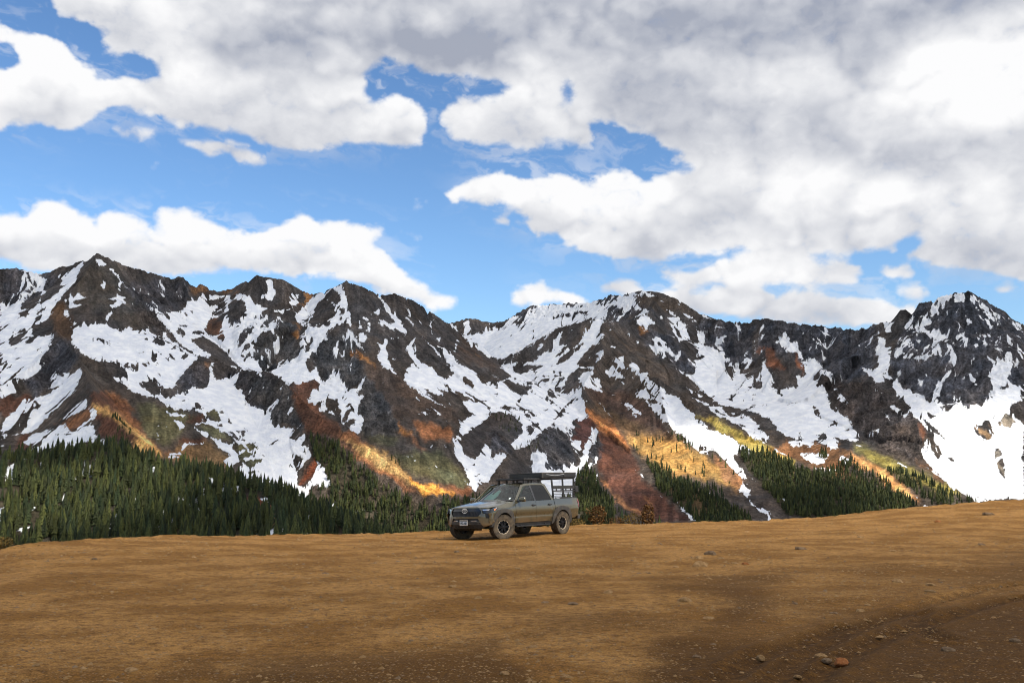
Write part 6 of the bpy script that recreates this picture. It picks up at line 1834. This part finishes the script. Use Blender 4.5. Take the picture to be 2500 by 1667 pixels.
tc = bpy.data.curves.new('plate_text', 'FONT'); tc.body = 'FPD-A82'; tc.size = 0.098; tc.align_x = 'CENTER'; tc.extrude = 0.002; tc.offset = 0.0016
to = bpy.data.objects.new('plate_text', tc); COL.objects.link(to)
tm = bpy.data.meshes.new_from_object(to.evaluated_get(bpy.context.evaluated_depsgraph_get())); bpy.data.objects.remove(to)
tm.name = 'plate_text'; tm.materials.clear(); tm.materials.append(INKM)
tm.transform(Matrix.Translation((2.6055, 0, 0.542)) @ Matrix(((0, 0, 1, 0), (1, 0, 0, 0), (0, 1, 0, 0), (0, 0, 0, 1))) @ Matrix.Diagonal((0.72, 1.15, 1, 1)))
link_obj('plate_text', tm, pl)
# ---- bonnet, roof, glass, tail
hood_poly = [(2.44, -0.50), (2.40, -0.62), (2.26, -0.74), (2.02, -0.80), (1.5, -0.835), (1.04, -0.86), (1.10, -0.60), (1.14, 0), (1.10, 0.60), (1.04, 0.86), (1.5, 0.835), (2.02, 0.80), (2.26, 0.74), (2.40, 0.62), (2.44, 0.50), (2.455, 0)]
def hoodf(x, y, d):
    z = hood_z(x, y)
    e = max(0, (abs(y) - 0.70)) / 0.15
    return (x, y, z - 0.010 * e - d)
panel('hood', hood_poly, hoodf, 0.03, PAINT, truck, ([1.2, 1.35, 1.5, 1.7, 1.9, 2.05, 2.15, 2.25, 2.3, 2.34, 2.37, 2.40, 2.43], [-0.8, -0.76, -0.7, -0.62, -0.55, -0.5, -0.45, -0.4, -0.3, -0.15, 0, 0.15, 0.3, 0.4, 0.45, 0.5, 0.55, 0.62, 0.7, 0.76, 0.8]))
roof_poly = [(0.325, -0.60), (0.345, 0), (0.325, 0.60), (0.29, 0.655), (0.0, 0.675), (-0.6, 0.675), (-0.98, 0.65), (-1.03, 0.4), (-1.04, 0), (-1.03, -0.4), (-0.98, -0.65), (-0.6, -0.675), (0.0, -0.675), (0.29, -0.655)]
panel('roof', roof_poly, lambda x, y, d: (x, y, roof_z(x, y) - d), 0.03, PAINT, truck, ([-0.8, -0.6, -0.4, -0.2, 0, 0.15, 0.25], [-0.6, -0.5, -0.3, 0, 0.3, 0.5, 0.6]))
ws = panel('windshield', [(-0.775, 0.03), (0.775, 0.03), (0.785, 0.5), (0.785, 0.95), (0.70, 1.0), (-0.70, 1.0), (-0.785, 0.95), (-0.785, 0.5)], lambda y, q, d: tuple(Vector(wind(y, q)) + Vector((0.012, 0, 0.012)) - Vector((0.75, 0, 0.65)) * d), 0.008, GLASS, truck, ([-0.6, -0.3, 0, 0.3, 0.6], [0.25, 0.5, 0.75]))
panel('glass_border', [(-0.80, 0.0), (0.80, 0.0), (0.80, 0.045), (-0.80, 0.045)], lambda y, q, d: tuple(Vector(wind(y, q)) + Vector((0.022, 0, 0.020)) - Vector((0.75, 0, 0.65)) * d), 0.01, GLOSSB, ws, ([-0.6, -0.3, 0, 0.3, 0.6], []))
panel('sticker', [(0.62 + 0.035 * math.cos(k * 0.5236), 0.13 + 0.055 * math.sin(k * 0.5236)) for k in range(12)], lambda y, q, d: tuple(Vector(wind(y, q)) + Vector((0.018, 0, 0.017)) - Vector((0.75, 0, 0.65)) * d), 0.002, SHADEM, ws)
for sg in (1, -1):
    panel('windshield_pillar', [(sg * 0.785, 0.0), (sg * 0.85, 0.0), (sg * 0.835, 1.02), (sg * 0.785, 1.0)], lambda y, q, d: tuple(Vector(wind(y, q)) + Vector((0.004, 0, 0.004)) - Vector((0.75, 0, 0.65)) * d), 0.04, PAINT, truck, ([], [0.25, 0.5, 0.75]))
panel('cowl', [(1.145, 0.0), (1.10, 0.60), (1.03, 0.86), (0.93, 0.84), (1.00, 0.60), (1.04, 0.0), (1.00, -0.60), (0.93, -0.84), (1.03, -0.86), (1.10, -0.60)], lambda x, y, d: (x, y, 1.292 - 0.04 * (y / .86) ** 2 - d), 0.04, BLACK, truck, ([], [-0.3, 0.3]))
bw = panel('cab_back', [(-0.86, 0.95), (0.86, 0.95), (0.875, 1.27), (0.66, 1.83), (-0.66, 1.83), (-0.875, 1.27)], lambda y, z, d: (-1.235 + max(0, z - 1.27) * 0.36 + d, y, z), 0.03, PAINT, truck, ([], [1.27]), ([(-0.62, 1.36), (-0.52, 1.70), (0.52, 1.70), (0.62, 1.36)],))
panel('back_window', [(-0.63, 1.35), (-0.53, 1.71), (0.53, 1.71), (0.63, 1.35)], lambda y, z, d: (-1.225 + max(0, z - 1.27) * 0.36 + d, y, z), 0.006, GLASSD, bw)
panel('tailgate', [(-0.86, 0.62), (0.86, 0.62), (0.86, 1.29), (-0.86, 1.29)], lambda y, z, d: (-2.815 + d, y, z), 0.06, PAINT, truck)
Solid().box((-2.87, 0, 0.60), (0.16, 1.70, 0.17), bev=0.03).done('rear_bumper', FLARE, truck)
Solid().box((-2.04, 0, 0.92), (1.5, 1.66, 0.05)).box((-1.285, 0, 1.08), (0.04, 1.70, 0.36)).done('bed_floor', BLACK, truck)
# ---- inside the cab
Solid().box((0.86, 0, 1.16), (0.40, 1.56, 0.18), bev=0.05).done('dashboard', SEATM, truck)
for y in (0.38, -0.38):
    st = Solid().box((-0.05, y, 0.98), (0.52, 0.50, 0.16), bev=0.05).done('seat', SEATM, truck)
    Solid().box((-0.34, y, 1.30), (0.16, 0.48, 0.56), Matrix.Rotation(-0.18, 3, 'Y'), bev=0.05).box((-0.40, y, 1.64), (0.10, 0.26, 0.17), bev=0.04).done('backrest', SEATM, st)
Solid().box((-0.92, 0, 1.22), (0.18, 1.40, 0.52), bev=0.05).done('rear_bench', SEATM, truck)
s = Solid().lathe([(0.17, -0.012), (0.19, -0.012), (0.19, 0.012), (0.17, 0.012)], 24)
sw = s.done('steering_wheel', BLACK, truck, True); sw.location = (0.52, 0.38, 1.24); sw.rotation_euler = (0, 0, R(90)); sw.rotation_euler = Matrix(((0, 0.9, -0.43), (1, 0, 0), (0, -0.43, -0.9))).to_euler()
sh = panel('sunshade', [(-0.66, 0.08), (-0.18, 0.08), (-0.06, 0.34), (-0.12, 0.70), (-0.26, 0.78), (-0.34, 0.48), (-0.46, 0.50), (-0.52, 0.72), (-0.66, 0.46)], lambda y, q, d: tuple(Vector(wind(y, q)) + Vector((-0.05 + 0.02 * math.sin(y * 14), 0, -0.05)) - Vector((0.75, 0, 0.65)) * d), 0.01, SHADEM, truck, ([-0.5, -0.4, -0.3, -0.2], [0.3, 0.5]))
Solid().box((0.90, -0.34, 1.285), (0.16, 0.42, 0.08), bev=0.03).done('folded_cloth', BLUEM, truck)
Solid().box((0.86, 0.06, 1.30), (0.10, 0.12, 0.12), bev=0.03).done('dash_bag', mat('khaki_cloth', (0.22, 0.20, 0.07), 0.8), truck)
# ---- wheels
def make_wheel():
    w = bpy.data.objects.new('wheel', None); COL.objects.link(w); w.parent = truck
    prof = [(0.235, -0.115), (0.30, -0.135), (0.365, -0.140), (0.397, -0.128), (0.408, -0.105), (0.410, -0.05), (0.410, 0.05), (0.408, 0.105), (0.397, 0.128), (0.365, 0.140), (0.30, 0.135), (0.235, 0.115)]
    s = Solid().lathe(prof, 56)
    for k in range(44):
        a = 2 * math.pi * k / 44
        for y, ry, off in ((-0.105, 0.055, 0), (-0.035, 0.05, 0.5), (0.035, 0.05, 0), (0.105, 0.055, 0.5)):
            aa = a + off * 2 * math.pi / 44
            s.box((0.411 * math.cos(aa), y, 0.411 * math.sin(aa)), (0.016, ry, 0.036), Matrix.Rotation(-aa, 3, 'Y'))
        s.box((0.392 * math.cos(a), 0.136, 0.392 * math.sin(a)), (0.034, 0.014, 0.030), Matrix.Rotation(-a, 3, 'Y'))
        s.box((0.392 * math.cos(a), -0.136, 0.392 * math.sin(a)), (0.034, 0.014, 0.030), Matrix.Rotation(-a, 3, 'Y'))
    s.done('tyre', TYRE, w, True).data.polygons.foreach_set('use_smooth', [False] * len(w.children[0].data.polygons))
    s = Solid().lathe([(0.236, -0.11), (0.236, 0.085), (0.205, 0.085), (0.200, 0.0), (0.200, -0.11)], 40).lathe([(0.0001, 0.030), (0.198, 0.015), (0.198, -0.02), (0.0001, -0.02)], 24)
    s.done('rim', RIMB, w)
    s = Solid().lathe([(0.222, 0.086), (0.225, 0.108), (0.243, 0.112), (0.249, 0.100), (0.236, 0.084)], 48)
    for k in range(12):
        a = 2 * math.pi * (k + 0.5) / 12
        s.box((0.216 * math.cos(a), 0.100, 0.216 * math.sin(a)), (0.022, 0.016, 0.022), Matrix.Rotation(-a, 3, 'Y'))
    s.done('rim_ring', CREAM, w)
    for k in range(6):
        a = 2 * math.pi * k / 6
        s = Solid()
        for da in (-0.16, 0.16):
            s.bar((0.055 * math.cos(a + da * 1.4), 0.086, 0.055 * math.sin(a + da * 1.4)), (0.203 * math.cos(a + da), 0.088, 0.203 * math.sin(a + da)), 0.030, 0.026)
        s.done('spoke', RIMB, w)
    Solid().lathe([(0.0001, 0.112), (0.050, 0.108), (0.062, 0.085), (0.0001, 0.07)], 20).done('hub', RIMB, w)
    return w
def copy_part(o, parent):
    c = o.copy(); COL.objects.link(c); c.parent = parent
    for ch in list(o.children): copy_part(ch, c)
    return c
w0 = make_wheel()
STEER = R(-19)
for n_, (wx, sg) in enumerate(((FW, 1), (RW, 1), (FW, -1), (RW, -1))):
    w = w0 if n_ == 0 else copy_part(w0, truck)
    w.location = (wx, sg * 0.835, WZ)
    w.rotation_euler = (0, 0.3 * n_, (0 if sg > 0 else math.pi) + (STEER if wx > 0 else 0))
# ---- rack over the bed, load panel on the cab roof, folded tent
rk = Solid()
for sg in (1, -1):
    y = sg * 0.76
    rk.bar((-1.40, y, 1.71), (-2.78, y, 1.71), 0.03, 0.12).bar((-1.40, y, 1.58), (-2.78, y, 1.58), 0.03, 0.05).bar((-1.36, y, 1.335), (-2.80, y, 1.335), 0.06, 0.03)
rack = rk.done('bed_rack', RACKM, truck)
for sg in (1, -1):
    y = sg * 0.76
    for x0, x1 in ((-1.42, -1.34), (-2.05, -2.02), (-2.68, -2.74)):
        s = Solid()
        s.bar((x0 - 0.025, y, 1.34), (x1 - 0.025, y, 2.04), 0.03, 0.014).bar((x0 + 0.035, y, 1.34), (x1 + 0.035, y, 2.04), 0.03, 0.014)
        for k in range(8):
            q = (k + 0.5) / 8; xx = x0 + (x1 - x0) * q
            s.bar((xx - 0.025, y, 1.34 + 0.70 * q), (xx + 0.035, y, 1.34 + 0.70 * q), 0.026, 0.018)
        s.done('rack_post', RACKM, rack)
    for z, h in ((1.40, 0.02), (1.46, 0.02), (1.52, 0.02)):
        Solid().bar((-1.42, y, z), (-2.70, y, z), 0.016, h).done('rack_rail', RACKM, rack)
    for k in range(4):
        Solid().bar((-1.62 - 0.30 * k, y, 1.585), (-1.62 - 0.30 * k, y, 1.675), 0.026, 0.045).done('rack_brace', RACKM, rack)
for x in (-1.40, -2.04, -2.74):
    Solid().bar((x, -0.78, 2.03), (x, 0.78, 2.03), 0.06, 0.035).done('rack_crossbar', RACKM, rack)
Solid().box((-2.88, 0.74, 1.63), (0.20, 0.12, 0.24), bev=0.02).done('fuel_canister', BLACK, rack)
Solid().box((-2.86, -0.72, 1.62), (0.16, 0.12, 0.22), bev=0.02).done('fuel_canister', BLACK, rack)
rr_ = Solid().box((-0.42, 0, 2.03), (1.02, 1.22, 0.065), bev=0.015).done('roof_rack', BLACK, truck)
for x in (0.0, -0.45, -0.85):
    for y in (0.55, -0.55):
        Solid().box((x, y, 1.935), (0.06, 0.05, 0.13)).done('rack_foot', RACKM, rr_)
for k in range(5):
    Solid().box((-0.02 - 0.20 * k, 0, 2.066), (0.06, 1.16, 0.012)).done('rack_slat', RACKM, rr_)
tent = Solid().box((-1.92, 0, 2.155), (2.16, 1.40, 0.15), bev=0.025).done('rooftop_tent', BLACK, truck)
Solid().box((-1.92, 0, 2.245), (2.18, 1.42, 0.035), bev=0.012).done('tent_lid', FLARE, tent)
Solid().box((-1.92, 0, 2.065), (2.12, 1.36, 0.03)).done('tent_base', RACKM, tent)
for sg in (1, -1):
    for z in (2.115, 2.150, 2.185):
        Solid().box((-1.32, sg * 0.703, z), (0.90, 0.012, 0.010)).done('tent_groove', GLOSSB, tent)
    Solid().box((-0.875, sg * 0.69, 2.155), (0.08, 0.06, 0.16), bev=0.01).done('tent_corner', FLARE, tent)
    Solid().bar((-1.10, sg * 0.716, 2.195), (-1.62, sg * 0.716, 2.150), 0.012, 0.020).bar((-1.62, sg * 0.716, 2.150), (-2.20, sg * 0.716, 2.200), 0.012, 0.020).done('tent_strut', METAL, tent)
    Solid().box((-2.24, sg * 0.705, 2.13), (0.10, 0.03, 0.08), bev=0.008).done('tent_latch', BLACK, tent)
for z in (2.115, 2.150, 2.185):
    Solid().box((-0.838, 0, z), (0.010, 1.24, 0.010)).done('tent_groove', GLOSSB, tent)
# ---- stand it on the dirt
YAW = R(36.8)
fwd = Vector((-math.sin(YAW), -math.cos(YAW), 0)); lft = Vector((math.cos(YAW), -math.sin(YAW), 0))
pf = Vector(on_ground(1221, 1314.5)); pr_ = Vector(on_ground(1368, 1302.5))
mid = (pf + pr_) / 2 - lft * 0.835
def gz(v): return float(ground_full(np.float64(v.x), np.float64(v.y)))
zs = {(a, b): gz(mid + fwd * a + lft * b) for a in (FW, RW) for b in (0.835, -0.835)}
zf = (zs[FW, .835] + zs[FW, -.835]) / 2; zr = (zs[RW, .835] + zs[RW, -.835]) / 2
zl = (zs[FW, .835] + zs[RW, .835]) / 2; zt = (zs[FW, -.835] + zs[RW, -.835]) / 2
up_f = (fwd + Vector((0, 0, (zf - zr) / (FW - RW)))).normalized(); up_l = (lft + Vector((0, 0, (zl - zt) / 1.67))).normalized()
nz_ = up_f.cross(up_l).normalized(); up_l = nz_.cross(up_f)
rotm = Matrix((up_f, up_l, nz_)).transposed().to_4x4()
truck.matrix_world = Matrix.Translation((mid.x, mid.y, (zf + zr) / 2 - 0.012)) @ rotm @ Matrix.Diagonal((1.075, 1.055, 1.01, 1))
print('TRUCK', tuple(mid), 'wheelbase on the ground', (pf - pr_).length, [round(z, 3) for z in zs.values()])
